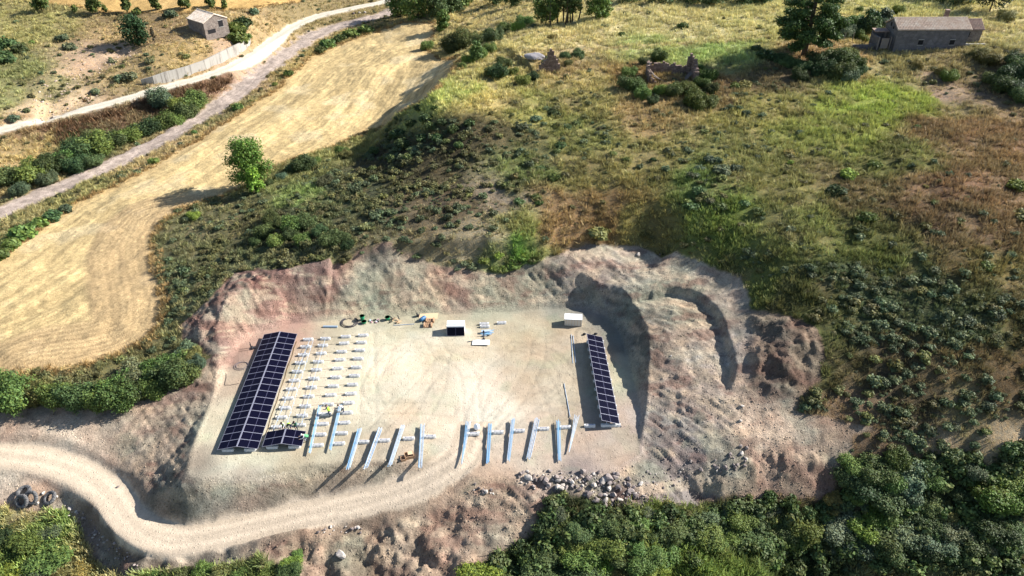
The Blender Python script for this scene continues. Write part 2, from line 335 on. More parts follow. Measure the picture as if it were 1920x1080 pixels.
# natural ground: photo x, y, colour, grass, scrub
NAT = """
60 60 160 155 90 .8 .1;40 130 130 135 80 .8 .3;150 130 195 165 135 .1 .3;200 100 190 165 138 .1 .3;100 170 150 145 100 .4 .5;230 60 175 150 100 .6 .2;300 60 165 140 100 .6 .1;330 110 190 165 105 .7 .2;60 205 210 185 145 .1 .3;130 190 205 180 145 .1 .3;10 190 150 155 95 .6 .3;
250 30 150 130 90 .6 .2;460 40 185 160 110 .7 .1;560 20 150 135 90 .7 .3;220 140 170 150 105 .6 .4;250 125 165 145 100 .5 .5;
60 245 150 120 85 .9 .1;200 205 125 98 75 .9 0;300 190 115 92 75 .9 0;400 150 155 120 95 .6 .1;450 130 195 165 138 .2 .1;60 285 185 160 100 .8 .2;20 310 185 160 105 .7 .1;
150 270 60 90 50 .8 .4;60 410 150 140 90 .7 .4;150 380 150 145 85 .8 .4;300 290 185 160 110 .7 .2;430 205 150 140 90 .8 .4;540 135 175 155 95 .8 .3;640 90 170 150 90 .8 .4;30 470 150 160 90 .8 .3;
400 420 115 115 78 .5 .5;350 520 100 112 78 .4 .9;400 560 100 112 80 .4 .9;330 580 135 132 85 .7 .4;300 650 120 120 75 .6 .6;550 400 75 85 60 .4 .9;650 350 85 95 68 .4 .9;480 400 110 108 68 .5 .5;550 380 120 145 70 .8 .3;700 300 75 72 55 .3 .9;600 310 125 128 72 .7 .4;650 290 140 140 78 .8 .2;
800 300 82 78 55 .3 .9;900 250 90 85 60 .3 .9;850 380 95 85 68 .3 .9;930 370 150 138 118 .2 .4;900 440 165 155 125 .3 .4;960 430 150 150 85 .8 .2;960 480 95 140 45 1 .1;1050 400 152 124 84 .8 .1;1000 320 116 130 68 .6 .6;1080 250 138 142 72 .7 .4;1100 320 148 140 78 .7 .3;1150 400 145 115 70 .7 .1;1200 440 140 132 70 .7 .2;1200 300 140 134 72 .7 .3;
1300 350 112 135 62 .7 .5;1340 410 128 150 58 .9 .2;1400 300 132 134 72 .7 .3;1450 350 134 132 72 .7 .2;1500 430 126 134 66 .7 .2;1450 500 108 120 56 .7 .3;1600 200 150 170 50 .9 .1;1650 180 155 175 50 .9 .1;1690 185 150 165 52 .9 .1;1550 250 144 154 64 .8 .2;1640 230 140 150 55 .9 .2;1720 240 130 104 72 .8 .1;1850 250 142 110 78 .8 .1;1800 350 136 104 76 .8 .1;1850 450 128 104 74 .8 .1;1750 420 122 98 72 .8 .2;1600 350 122 107 70 .6 .2;1650 300 117 122 60 .7 .2;1650 460 112 122 56 .7 .2;
1700 540 78 95 62 .5 1;1600 540 78 95 62 .5 1;1800 600 85 100 66 .5 .9;1620 620 80 95 62 .5 .9;1880 520 120 110 60 .6 .4;1550 560 95 100 50 .8 .3;1560 640 90 100 50 .8 .3;1600 680 98 92 56 .6 .5;1800 680 112 95 60 .5 .5;1700 720 85 76 56 .4 .8;1900 700 112 90 56 .5 .4;1650 780 125 108 82 .2 .7;1800 780 125 118 78 .3 .6;1780 812 172 154 122 0 .2;1900 850 196 176 140 0 .1;1600 780 135 112 86 .2 .5;1850 730 100 88 60 .4 .6;
900 190 214 196 110 .9 0;860 180 190 208 98 .9 0;950 150 190 180 104 .8 .1;1100 150 180 165 98 .7 .2;1200 95 168 188 104 .9 0;1100 90 212 198 135 .7 0;1050 70 216 198 132 .9 .1;1200 40 214 204 140 .9 .1;1300 60 216 208 145 .8 0;1350 100 162 188 102 .9 0;1300 25 208 196 130 .9 .1;1400 40 206 200 125 .9 .1;1180 140 158 128 75 .9 .2;1100 200 156 148 80 .7 .4;1000 200 150 150 74 .7 .4;1200 210 165 140 92 .8 .3;1350 170 152 122 85 .8 .2;1400 200 142 138 68 .7 .3;1450 150 120 105 75 .7 .3;
1620 50 210 192 120 .8 .1;1700 10 202 200 124 .9 0;1850 40 212 200 132 .9 0;1870 80 178 170 110 .9 0;1800 115 150 135 90 .8 .2;1880 140 112 98 70 .6 .5;1700 125 150 142 90 .8 .3;1550 110 185 148 100 .6 .2;1450 30 206 200 126 .9 0;960 40 208 192 124 .8 .2;900 30 210 190 124 .8 .3;1000 75 210 196 124 .8 .1;1780 165 160 135 115 .3 .2;1060 130 165 140 90 .8 .3;
100 1000 120 150 65 1 .1;20 1050 135 165 60 1 0;200 1070 185 180 115 .9 0;350 1070 125 145 72 .9 .2;60 970 190 175 125 .5 0;500 1075 110 130 65 .8 .3;
1100 1000 60 80 45 .8 .3;1300 1065 115 138 55 1 .1;1500 1000 55 72 42 .7 .3;1800 950 70 82 50 .8 .4;1900 900 100 100 58 .7 .5;1250 1075 130 150 58 1 0;1700 1065 135 138 85 .9 .1;1000 1060 80 100 45 .8 .2;1550 880 85 80 52 .6 .4
"""
# bare soil of the works: photo x, y, colour
SOIL = """
60 830 230 208 178;60 885 228 206 178;130 850 226 206 178;1330 640 190 172 150;1260 720 196 178 158;
700 640 226 217 186;750 680 236 222 192;900 750 238 224 198;650 720 226 215 184;400 800 212 202 168;1000 700 206 188 158;1050 650 202 184 154;1170 700 210 205 166;600 880 196 186 155;450 870 222 217 187;1000 850 208 189 165;1150 850 198 178 158;600 930 186 170 150;450 930 180 165 145;
850 650 228 216 186;800 760 224 208 178;1000 620 200 186 152;1100 700 196 180 150;
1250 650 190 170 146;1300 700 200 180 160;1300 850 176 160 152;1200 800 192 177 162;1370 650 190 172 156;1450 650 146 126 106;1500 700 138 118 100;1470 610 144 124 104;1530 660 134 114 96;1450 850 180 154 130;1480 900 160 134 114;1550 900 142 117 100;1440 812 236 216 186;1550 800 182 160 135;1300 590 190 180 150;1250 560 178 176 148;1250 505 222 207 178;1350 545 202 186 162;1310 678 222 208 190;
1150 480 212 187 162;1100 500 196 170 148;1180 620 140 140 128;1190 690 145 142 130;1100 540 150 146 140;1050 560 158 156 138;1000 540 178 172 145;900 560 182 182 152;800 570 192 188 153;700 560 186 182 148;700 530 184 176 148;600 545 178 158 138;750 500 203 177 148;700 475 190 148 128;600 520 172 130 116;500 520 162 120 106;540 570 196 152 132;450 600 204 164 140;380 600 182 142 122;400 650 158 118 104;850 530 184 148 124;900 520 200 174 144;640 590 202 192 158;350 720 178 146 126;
200 800 198 177 152;50 800 196 170 146;300 850 186 170 146;330 900 166 156 136;100 900 222 202 176;600 1020 186 160 132;800 1000 196 170 142;950 950 192 166 138;700 1060 164 138 114;1100 910 158 145 138;1300 910 150 140 134;60 940 200 166 136;200 1010 150 130 114;420 700 196 176 148
"""
def table(s):
    rows = [tuple(float(v) for v in q.split()) for q in s.replace('\n', '').split(';') if q.strip()]
    P = np.array([on(r[0], r[1])[:2] for r in rows])
    return P, np.array([list(lin(r[2:5])) + list(r[5:]) for r in rows])
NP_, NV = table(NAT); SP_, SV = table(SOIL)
def blend(P, V, X, Y, pw=2.6, soft=1.5):
    sh = X.shape; x = X.ravel(); y = Y.ravel(); out = np.empty((x.size, V.shape[1]))
    for i in range(0, x.size, 20000):
        d2 = (x[i:i + 20000, None] - P[:, 0]) ** 2 + (y[i:i + 20000, None] - P[:, 1]) ** 2 + soft
        w_ = d2 ** (-pw); w_ /= w_.sum(1, keepdims=True)
        out[i:i + 20000] = w_ @ V
    return out.reshape(sh + (V.shape[1],))
# coarse grid for speed, warped look-up for ragged patches
bx_ = np.arange(-190, 195, 1.6); by_ = np.arange(20, 300, 1.6); BX, BY = np.meshgrid(bx_, by_)
NG = blend(NP_, NV, BX, BY); SG = blend(SP_, SV, BX, BY, 3.0)
def look(G, X, Y, warp=3.2):
    wx = X + warp * fbm(X, Y, 6, 4, 1); wy = Y + warp * 1.3 * fbm(X, Y, 6, 4, 3)
    return np.stack([lerp_grid(bx_, by_, G[..., k], wx, wy) for k in range(G.shape[-1])], -1)

jag = .55 * fbm(GX, GY, 1.6, 4, 2)
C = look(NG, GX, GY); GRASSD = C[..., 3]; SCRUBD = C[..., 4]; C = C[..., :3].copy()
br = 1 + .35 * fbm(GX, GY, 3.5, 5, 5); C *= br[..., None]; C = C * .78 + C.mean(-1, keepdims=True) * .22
# yellow / brown variation of the grassland
v = sstep(.05, .5, fbm(GX, GY, 5, 4, 6))[..., None]; C = C * (1 - .35 * v) + C.mean(-1, keepdims=True) * np.array([1.25, 1.03, .65]) * .35 * v
v = sstep(.1, .5, fbm(GX, GY, 2.5, 4, 7))[..., None] * (GRASSD[..., None] < .95); C = C * (1 - .3 * v) + np.array([.30, .24, .14]) * .3 * v
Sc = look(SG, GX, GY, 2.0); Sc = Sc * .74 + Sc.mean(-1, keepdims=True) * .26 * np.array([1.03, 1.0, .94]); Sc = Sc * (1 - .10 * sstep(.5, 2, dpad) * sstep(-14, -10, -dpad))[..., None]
Sc = Sc * (1 + (.16 + .22 * sstep(0, 1.5, dpad)) * fbm(GX, GY, 2.4, 5, 1) + .16 * sstep(0, 1.5, dpad) * fbm(GX, GY, .6, 2, 6))[..., None]; Sc = Sc * (1 + wcut * .42 * gr)[..., None]
rb = fbm(GX * .8 + Z0 * .7, (GY + Z0 * 1.5) * 1.4, 2.6, 5, 4); wc_ = np.clip(wcut + wr_ * .6, 0, 1)
for lo_, hi_, col_, am_ in ((.12, .3, (222, 204, 176), .55), (-.12, -.3, (138, 104, 94), .5)):
    q_ = (sstep(lo_, hi_, rb) if hi_ > lo_ else sstep(-lo_, -hi_, -rb)) * wc_ * am_; Sc = Sc * (1 - q_[..., None]) + np.array(lin(col_)) * q_[..., None]
rb = fbm(GX, GY + 40, 5, 4, 7); q_ = sstep(.15, .35, rb) * wc_ * .45; Sc = Sc * (1 - q_[..., None]) + np.array(lin((168, 172, 150))) * q_[..., None]
tint = fbm(GX, GY, 3.2, 4, 3)[..., None]
Sc = Sc * (1 + tint * (1 + .8 * sstep(0, 1.5, dpad))[..., None] * np.array([.09, .0, -.035]))
# diagonal scrape marks of the digger on the cut faces
sc_ = np.sin((GX * .9 + GY * 1.0) * 5.2 + 3.2 * fbm(GX, GY, 5, 2, 2)) * sstep(0, 1, dpad) * sstep(12, 6, dpad) * sstep(62, 68, GY)
Sc *= (1 + .07 * sc_ * np.clip(fbm(GX, GY, 4, 2, 5) + .5, 0, 1))[..., None]
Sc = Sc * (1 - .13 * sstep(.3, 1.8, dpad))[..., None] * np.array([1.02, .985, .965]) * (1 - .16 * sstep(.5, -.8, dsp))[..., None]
wS = sstep(.25, -.25, dexc + jag)
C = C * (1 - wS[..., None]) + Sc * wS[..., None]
# straw fields
st = np.array(lin((234, 203, 140)))
alongn = fbm(furr * 3.0, GX * .25 + GY * .25, 2.2, 4, 4)
lightn = fbm(furr * .8, (GX + GY) * .12, 1.5, 3, 6)
Fc = st * (1 + .26 * alongn + .26 * lightn + .16 * fbm(GX, GY, .7, 3, 1))[..., None]
m = sstep(.15, .55, fbm(GX, GY, 7, 3, 2) + .25 * lightn)[..., None]; Fc = Fc * (1 - .5 * m) + np.array(lin((246, 224, 176))) * .5 * m
m = sstep(4.5, 0, -dfield)[..., None]; Fc = Fc * (1 - .35 * m) + np.array(lin((212, 170, 104))) * .35 * m
m = (sstep(11, 9, dfr) * sstep(0, -1, dfield))[..., None]; Fc = Fc * (1 - .55 * m) + np.array(lin((205, 170, 125))) * .55 * m
Fc *= (1 - (.045 + .08 * sstep(12, 8, dfr)) * np.sin(furr * 2 * pi / .95 + 2.5 * fbm(GX, GY, 6, 3, 3)))[..., None]; Fc *= (1 - .13 * np.exp(-(np.sin(furr * pi / 2.9 + .5 * fbm(GX, GY, 9, 3, 5)) / .16) ** 2) * np.clip(.6 + 1.5 * fbm(GX, GY, 5, 3, 1), 0, 1))[..., None]; Fc *= (1 + .07 * np.sign(np.sin(furr * pi / 5.8)) * np.clip(.5 + fbm(GX, GY, 12, 2, 2), 0, 1))[..., None]; Fc = Fc * .9 + Fc.mean(-1, keepdims=True) * .1
wF = sstep(.2, -.2, np.minimum(dfield, dfield2) + jag * .6)[..., None]
m2 = (dfield2 < dfield)[..., None]; Fc = np.where(m2, Fc * np.array([.94, .86, .70]), Fc)
C = C * (1 - wF) + Fc * wF
# roads, worn lighter in the wheel tracks
rut = lambda d, a: np.exp(-((d - a) / .28) ** 2)
rc = np.array(lin((236, 216, 190))) * (1 + .08 * fbm(GX, GY, 1.5, 4, 4))[..., None] * (1 - .16 * rut(dacc + .4 * wob, .2) - .18 * rut(dacc + .3 * wob, 1.7) + .06 * rut(dacc, .95) - .14 * rut(dacc + .7 * wob, 1.25))[..., None]
wA = (sstep(2.4, 1.8, dacc + jag * .9) * sstep(1.0, .4, (GY > 62) * 1.0))[..., None]
C = C * (1 - wA) + rc * wA
rc = np.array(lin((234, 224, 204))) * (1 + .08 * fbm(GX, GY, 2, 4, 4))[..., None] * (1 - .12 * rut(droad, .1) + .05 * rut(droad, 1.1))[..., None]
wR = sstep(2.3, 1.8, droad + jag * .5)[..., None]; C = C * (1 - wR) + rc * wR
wc = np.array(lin((198, 180, 166))) * (1 + .5 * fbm(GX, GY, 1.6, 5, 2) + .25 * fbm(dwash * 2, GX * .3, .6, 3, 4))[..., None]
wW = sstep(3.6, 2.2, dwash + jag * 2.6)[..., None]; C = C * (1 - wW) + wc * wW
# field track on the plateau and other worn lines
def worn(s, hw, col, amt):
    global C
    d, _, _ = seg_dist(GX, GY, [p[:2] for p in smooth_line(PX(s, Z0), 4)])
    w_ = (sstep(hw + .5, hw - .2, d + jag) * amt)[..., None]
    C = C * (1 - w_) + np.array(lin(col)) * w_
    return d
worn("985 97;1100 94;1200 86;1300 80;1400 74;1440 70", .7, (196, 178, 140), .75)
worn("985 106;1100 102;1200 92;1300 84", .25, (186, 165, 125), .6)
worn("1920 50;1850 62;1800 78;1770 92;1700 98;1640 100", .8, (205, 188, 150), .7)
# wheel tracks on the pad
def track(s, amt=.10, gauge=.95, dark=True):
    global C, Z0
    d, _, _ = seg_dist(GX, GY, [p[:2] for p in smooth_line(PZ(s, 0), 5)])
    e = np.exp(-((d - gauge) / .2) ** 2)
    C = C * (1 - amt * e)[..., None]; Z0 = Z0 - .035 * e
track("880 810;900 740;930 690;980 660;1040 650", .06); track("885 800;880 720;860 680;800 655;740 650", .05); track("890 820;960 760;1040 740;1060 700;1020 660;960 650", .08)
track("895 830;985 790;1080 770;1150 730", .07); track("840 870;930 800;1000 690;1010 640", .07); track("700 700;760 650;850 640;950 650", .06)
track("1210 640;1240 700;1250 780;1230 850", .09); track("1240 640;1290 740;1300 830", .08); track("1030 870;1100 855;1200 840;1300 850", .07)
rt = random.Random(17)
for k in range(18):
    x0, y0 = rt.uniform(700, 1090), rt.uniform(640, 860); a = rt.uniform(0, 6.28); q = ['%f %f' % (x0, y0)]
    for j in range(4):
        a += rt.uniform(-.25, .25); x0 = min(1090, max(690, x0 + 55 * cos(a))); y0 = min(870, max(625, y0 + 38 * sin(a))); q.append('%f %f' % (x0, y0))
    track(';'.join(q), rt.uniform(.03, .09), rt.choice((.85, .95, 1.05)))
pm = (dpad < 0) * (dacc > 2.2)
v = sstep(.1, .5, fbm(GX, GY, 6, 4, 6)) * pm; C = C * (1 - v[..., None] * np.array([.05, .07, .11]))
v = sstep(.2, .5, fbm(GX, GY, 2.2, 4, 4)) * pm; C = C * (1 - v[..., None] * np.array([.05, .06, .08]))
v = sstep(.25, .5, fbm(GX + 30, GY, 4, 4, 2)) * pm; C = C * (1 - v[..., None] * np.array([.08, .02, .05]))
C = np.clip(C, .005, 1) * (KALB + .01 * wS + .015 * pm * wS * sstep(14, 6, GX) - .03 * wF[..., 0])[..., None]

# masks for the shader: straw / soil / grass / pad
soilm = np.clip(wS + wW[..., 0] + wR[..., 0], 0, 1)
MK = np.zeros(GX.shape + (4,)); MK[..., 0] = wF[..., 0]; MK[..., 1] = soilm * (1 - wF[..., 0]); MK[..., 2] = np.clip(1 - MK[..., 0] - MK[..., 1], 0, 1)
MK[..., 3] = np.clip(sstep(.5, -.5, dpad) + wA[..., 0] + wR[..., 0], 0, 1)

# ------------------------------------------------------------------ materials helpers
def newmat(name, col=(.5, .5, .5), rough=.8, metal=0.0, spec=.3):
    m = bpy.data.materials.new(name); m.use_nodes = True
    b = m.node_tree.nodes['Principled BSDF']
    b.inputs['Base Color'].default_value = (*col, 1); b.inputs['Roughness'].default_value = rough
    b.inputs['Metallic'].default_value = metal; b.inputs['Specular IOR Level'].default_value = spec
    return m
class NT:
    def __init__(s, m): s.t = m.node_tree; s.n = s.t.nodes; s.l = s.t.links; s.b = s.n.get('Principled BSDF')
    def node(s, typ, **kw):
        n = s.n.new(typ)
        for k, v in kw.items(): setattr(n, k, v)
        return n
    def noise(s, vec, scale, detail=4, rough=.55):
        n = s.node('ShaderNodeTexNoise'); n.inputs['Scale'].default_value = scale; n.inputs['Detail'].default_value = detail; n.inputs['Roughness'].default_value = rough
        if vec is not None: s.l.new(vec, n.inputs['Vector'])
        return n.outputs['Fac']
    def val(s, x, inp):
        if hasattr(x, 'is_linked') or hasattr(x, 'links'): s.l.new(x, inp)
        else: inp.default_value = x
    def math(s, op, a, b=0.0, c=None):
        n = s.node('ShaderNodeMath', operation=op); s.val(a, n.inputs[0]); s.val(b, n.inputs[1])
        if c is not None: s.val(c, n.inputs[2])
        return n.outputs[0]
    def mrange(s, x, a, b, c, d):
        n = s.node('ShaderNodeMapRange'); s.val(x, n.inputs[0])
        for i, v in enumerate((a, b, c, d)): s.val(v, n.inputs[1 + i])
        return n.outputs[0]
    def mulcol(s, col, f):
        n = s.node('ShaderNodeMix', data_type='RGBA', blend_type='MULTIPLY'); n.inputs[0].default_value = 1
        s.val(col, n.inputs[6]); s.l.new(f, n.inputs[7]); return n.outputs[2]
    def scale(s, col, f):
        n = s.node('ShaderNodeVectorMath', operation='SCALE'); s.l.new(col, n.inputs[0]); s.l.new(f, n.inputs['Scale']); return n.outputs[0]
    def mix(s, f, a, b):
        n = s.node('ShaderNodeMix', data_type='RGBA'); s.val(f, n.inputs[0]); s.val(a, n.inputs[6]); s.val(b, n.inputs[7]); return n.outputs[2]
    def bump(s, h, strength, dist):
        n = s.node('ShaderNodeBump'); n.inputs['Strength'].default_value = strength; n.inputs['Distance'].default_value = dist
        s.l.new(h, n.inputs['Height']); s.l.new(n.outputs[0], s.b.inputs['Normal'])

def ground_mat():
    m = newmat('ground', rough=.95, spec=.1); t = NT(m)
    at_ = t.node('ShaderNodeAttribute', attribute_name='Col'); mk = t.node('ShaderNodeAttribute', attribute_name='Mask')
    sep = t.node('ShaderNodeSeparateColor'); t.l.new(mk.outputs['Color'], sep.inputs[0])
    straw, soil, grass = sep.outputs[0], sep.outputs[1], sep.outputs[2]; smooth = mk.outputs['Alpha']
    g = t.node('ShaderNodeNewGeometry').outputs['Position']
    n1 = t.noise(g, 1.3, 8, .68); n2 = t.noise(g, 5.5, 5, .7); n3 = t.noise(g, 18, 3, .7)
    # strewn clods and stones: small cells, some light some dark
    vo = t.node('ShaderNodeTexVoronoi'); vo.inputs['Scale'].default_value = 3.4; t.l.new(g, vo.inputs['Vector'])
    hsv = t.node('ShaderNodeSeparateColor'); t.l.new(vo.outputs['Color'], hsv.inputs[0])
    near_ = t.mrange(vo.outputs['Distance'], .22, .34, 1, 0)
    pick = t.mrange(hsv.outputs[0], .68, .74, 0, 1)
    clod = t.math('MULTIPLY', near_, pick)
    f1 = t.mrange(n1, .3, .7, .76, 1.24); f2 = t.mrange(n2, .3, .7, .66, 1.34); f3 = t.mrange(n3, .3, .7, .78, 1.22)
    f = t.math('MULTIPLY', t.math('MULTIPLY', f1, f2), f3)
    # the rolled surfaces are more even
    amt = t.math('SUBTRACT', 1.0, t.math('MULTIPLY', smooth, .68))
    f = t.math('ADD', 1.0, t.math('MULTIPLY', t.math('SUBTRACT', f, 1.0), amt))
    cl = t.math('MULTIPLY', t.math('MULTIPLY', clod, soil), t.math('SUBTRACT', t.math('MULTIPLY', hsv.outputs[1], 1.0), .62))
    f = t.math('ADD', f, t.math('MULTIPLY', cl, t.math('MULTIPLY', amt, 1.15)))
    col = t.scale(at_.outputs['Color'], f)
    # grass ground: patches of dry straw and green between
    gn = t.mrange(t.noise(g, 2.6, 6, .75), .42, .62, 0, 1)
    warm = t.mulcol(col, t.node('ShaderNodeRGB').outputs[0]); t.n[-1]
    rgb = [n for n in t.n if n.type == 'RGB'][0]; rgb.outputs[0].default_value = (1.28, 1.03, .74, 1)
    col = t.mix(t.math('MULTIPLY', gn, t.math('MULTIPLY', grass, .75)), col, warm)
    t.l.new(col, t.b.inputs['Base Color'])
    h = t.math('ADD', t.math('MULTIPLY', n2, .5), t.math('ADD', t.math('MULTIPLY', n1, .8), t.math('MULTIPLY', clod, .35)))
    h = t.math('ADD', h, t.math('MULTIPLY', n3, .18))
    t.bump(t.math('MULTIPLY', h, t.math('ADD', .25, t.math('MULTIPLY', amt, .75))), .9, .22)
    return m
GM = ground_mat()

def build_grid():
    ny, nx = GX.shape
    me = bpy.data.meshes.new('ground')
    co = np.stack([GX, GY, Z0], -1).reshape(-1, 3).astype(np.float32)
    me.vertices.add(len(co)); me.vertices.foreach_set('co', co.ravel())
    j, i = np.meshgrid(np.arange(ny - 1), np.arange(nx - 1), indexing='ij')
    a = (j * nx + i).ravel(); f = np.stack([a, a + 1, a + nx + 1, a + nx], -1).astype(np.int32)
    me.loops.add(f.size); me.loops.foreach_set('vertex_index', f.ravel())
    me.polygons.add(len(f)); me.polygons.foreach_set('loop_start', (np.arange(len(f)) * 4).astype(np.int32))
    me.polygons.foreach_set('use_smooth', np.ones(len(f), bool))
    me.update(calc_edges=True)
    for nm, A in (('Col', np.concatenate([C, np.ones(GX.shape + (1,))], -1)), ('Mask', MK)):
        at_ = me.attributes.new(nm, 'FLOAT_COLOR', 'POINT'); at_.data.foreach_set('color', A.reshape(-1).astype(np.float32))
    me.materials.append(GM)
    o = bpy.data.objects.new('ground', me); COL.objects.link(o); o['kind'] = 'structure'
    return o
build_grid()
# ------------------------------------------------------------------ object helpers
def tag(o, label=None, cat=None, group=None, kind=None):
    if label: o['label'] = label
    if cat: o['category'] = cat
    if group: o['group'] = group
    if kind: o['kind'] = kind
    return o
def empty(name, loc, rz=0.0):
    o = bpy.data.objects.new(name, None); COL.objects.link(o); o.empty_display_size = .2
    o.location = loc; o.rotation_euler = (0, 0, rz); return o
def link(name, me, parent=None, loc=(0, 0, 0), rot=(0, 0, 0), scl=(1, 1, 1)):
    o = bpy.data.objects.new(name, me); COL.objects.link(o); o.parent = parent
    o.location = loc; o.rotation_euler = rot; o.scale = scl; return o
class MB:
    def __init__(s): s.v = []; s.f = []; s.m = []
    def add(s, v, f, mi=0):
        b = len(s.v); s.v += [tuple(p) for p in v]; s.f += [tuple(i + b for i in q) for q in f]; s.m += [mi] * len(f); return s
    def box(s, c, d, rz=0.0, mi=0, mat=None, taper=1.0):
        x, y, z = d[0] / 2, d[1] / 2, d[2] / 2
        P = [Vector((a * x * (taper if e > 0 else 1), b * y * (taper if e > 0 else 1), e * z)) for e in (-1, 1) for a, b in ((-1, -1), (1, -1), (1, 1), (-1, 1))]
        R = mat if mat is not None else Matrix.Rotation(rz, 3, 'Z')
        P = [R @ p + Vector(c) for p in P]
        return s.add(P, [(3, 2, 1, 0), (4, 5, 6, 7), (0, 1, 5, 4), (1, 2, 6, 5), (2, 3, 7, 6), (3, 0, 4, 7)], mi)
    def bar(s, a, b, w, h=None, mi=0, up=(0, 0, 1)):
        a = Vector(a); b = Vector(b); h = h or w; d = (b - a); L = d.length; d.normalize()
        x = d.cross(Vector(up))
        if x.length < 1e-4: x = Vector((1, 0, 0))
        x.normalize(); y = x.cross(d)
        R = Matrix((x, d, y)).transposed()
        return s.box((a + b) / 2, (w, L, h), mi=mi, mat=R)
    def tube(s, pts, r, n=6, mi=0, cap=True):
        pts = [Vector(p) for p in pts]; R = r if hasattr(r, '__len__') else [r] * len(pts); v = []; f = []
        for i, p in enumerate(pts):
            d = (pts[min(i + 1, len(pts) - 1)] - pts[max(i - 1, 0)]).normalized()
            x = d.cross(Vector((0, 0, 1))) if abs(d.z) < .95 else d.cross(Vector((1, 0, 0)))
            x.normalize(); y = d.cross(x)
            for k in range(n):
                a = 2 * pi * k / n; v.append(p + (x * cos(a) + y * sin(a)) * R[i])
        for i in range(len(pts) - 1):
            for k in range(n):
                f.append((i * n + k, i * n + (k + 1) % n, (i + 1) * n + (k + 1) % n, (i + 1) * n + k))
        if cap: f.append(tuple(range(n - 1, -1, -1))); f.append(tuple(range(len(v) - n, len(v))))
        return s.add(v, f, mi)
    def mesh(s, name, mats, smooth=False):
        me = bpy.data.meshes.new(name); me.from_pydata(s.v, [], s.f); me.update()
        for m in (mats if isinstance(mats, (list, tuple)) else [mats]): me.materials.append(m)
        me.polygons.foreach_set('material_index', s.m)
        if smooth: me.polygons.foreach_set('use_smooth', [True] * len(s.f))
        return me
    def obj(s, name, mats, parent=None, smooth=False, **k):
        return link(name, s.mesh(name, mats, smooth), parent, **k)

# ------------------------------------------------------------------ leaves
def leaf_mat(name, instancer=False, trans=.25):
    m = newmat(name, rough=.6, spec=.2); t = NT(m)
    if instancer:
        a = t.node('ShaderNodeAttribute', attribute_name='tint', attribute_type='INSTANCER').outputs['Color']
    else:
        a = t.node('ShaderNodeObjectInfo').outputs['Color']
    lv = t.node('ShaderNodeAttribute', attribute_name='leafv')
    sp = t.node('ShaderNodeSeparateColor'); t.l.new(lv.outputs['Color'], sp.inputs[0])
    c = t.scale(a, sp.outputs[0])
    warm = t.node('ShaderNodeRGB'); warm.outputs[0].default_value = (1.5, 1.12, .7, 1)
    c = t.mix(sp.outputs[1], c, t.mulcol(c, warm.outputs[0]))
    t.l.new(c, t.b.inputs['Base Color'])
    tr = t.node('ShaderNodeBsdfTranslucent'); t.l.new(c, tr.inputs[0])
    mx = t.node('ShaderNodeMixShader'); mx.inputs[0].default_value = trans
    out = t.n['Material Output']; t.l.new(t.b.outputs[0], mx.inputs[1]); t.l.new(tr.outputs[0], mx.inputs[2]); t.l.new(mx.outputs[0], out.inputs[0])
    return m
LEAF = leaf_mat('leaf'); LEAFI = leaf_mat('leaf_cover', True)
BARK = newmat('bark', (.09, .07, .05), .9)
def leaves(name, lobes, n, size, mat, seed=0, up=.35, elong=1.6, drop=0.0, shell=.55):
    """leaf sized faces spread through overlapping lobes (x, y, z, rx, ry, rz)"""
    R = np.random.RandomState(seed); L = np.array(lobes, float)
    vol = L[:, 3] * L[:, 4] * L[:, 5]; pk = R.choice(len(L), n, p=vol ** .75 / (vol ** .75).sum())
    d = R.normal(size=(n, 3)); d /= np.linalg.norm(d, axis=1, keepdims=True)
    rr = 1 - (1 - shell) * R.rand(n) ** 1.5
    # clumps: thin out part of each lobe so gaps open
    cl = np.sin(d[:, 0] * 5 + pk * 1.7) * np.sin(d[:, 1] * 5 + pk) * np.sin(d[:, 2] * 4 + 1)
    rr = rr * (1 + .22 * cl) * (1 + .13 * R.normal(size=n))
    P = L[pk, :3] + d * L[pk, 3:6] * rr[:, None]
    P[:, 2] = np.maximum(P[:, 2], .03 + .05 * R.rand(n))
    nn = d * .8 + R.normal(size=(n, 3)) * .55; nn[:, 2] += up; nn /= np.linalg.norm(nn, axis=1, keepdims=True)
    a = np.cross(nn, R.normal(size=(n, 3))); a /= np.linalg.norm(a, axis=1, keepdims=True); b = np.cross(nn, a)
    s = size * (.6 + .8 * R.rand(n))[:, None]; a = a * s * .5 * elong; b = b * s * .5
    v = np.stack([P - a, P - b * .9, P + a, P + b * .9], 1).reshape(-1, 3)
    lv = .62 + .62 * R.rand(n) + .18 * cl; wv = (R.rand(n) ** 3) * .8
    return raw_mesh(name, v, np.arange(4 * n).reshape(-1, 4), mat, lv, wv)
def raw_mesh(name, v, f, mat, lv=None, wv=None):
    me = bpy.data.meshes.new(name); k = f.shape[1]
    me.vertices.add(len(v)); me.vertices.foreach_set('co', v.astype(np.float32).ravel())
    me.loops.add(f.size); me.loops.foreach_set('vertex_index', f.astype(np.int32).ravel())
    me.polygons.add(len(f)); me.polygons.foreach_set('loop_start', (np.arange(len(f)) * k).astype(np.int32))
    me.update(calc_edges=True)
    if lv is not None:
        c = np.ones((len(f), 4), np.float32); c[:, 0] = lv; c[:, 1] = wv if wv is not None else 0
        a = me.attributes.new('leafv', 'FLOAT_COLOR', 'FACE'); a.data.foreach_set('color', c.ravel())
    me.materials.append(mat); return me
def lobes(seed, k, r=1.0, h=1.0, spread=.55):
    R = random.Random(seed); out = [(0, 0, h * .5, r * .62, r * .62, h * .5)]
    for i in range(k):
        a = 2 * pi * i / k + R.uniform(-.4, .4); q = spread * r * R.uniform(.6, 1.15); s = R.uniform(.22, .52) * r
        out.append((q * cos(a), q * sin(a), h * R.uniform(.28, .72), s, s, s * h / r * R.uniform(.7, 1.0)))
    return out
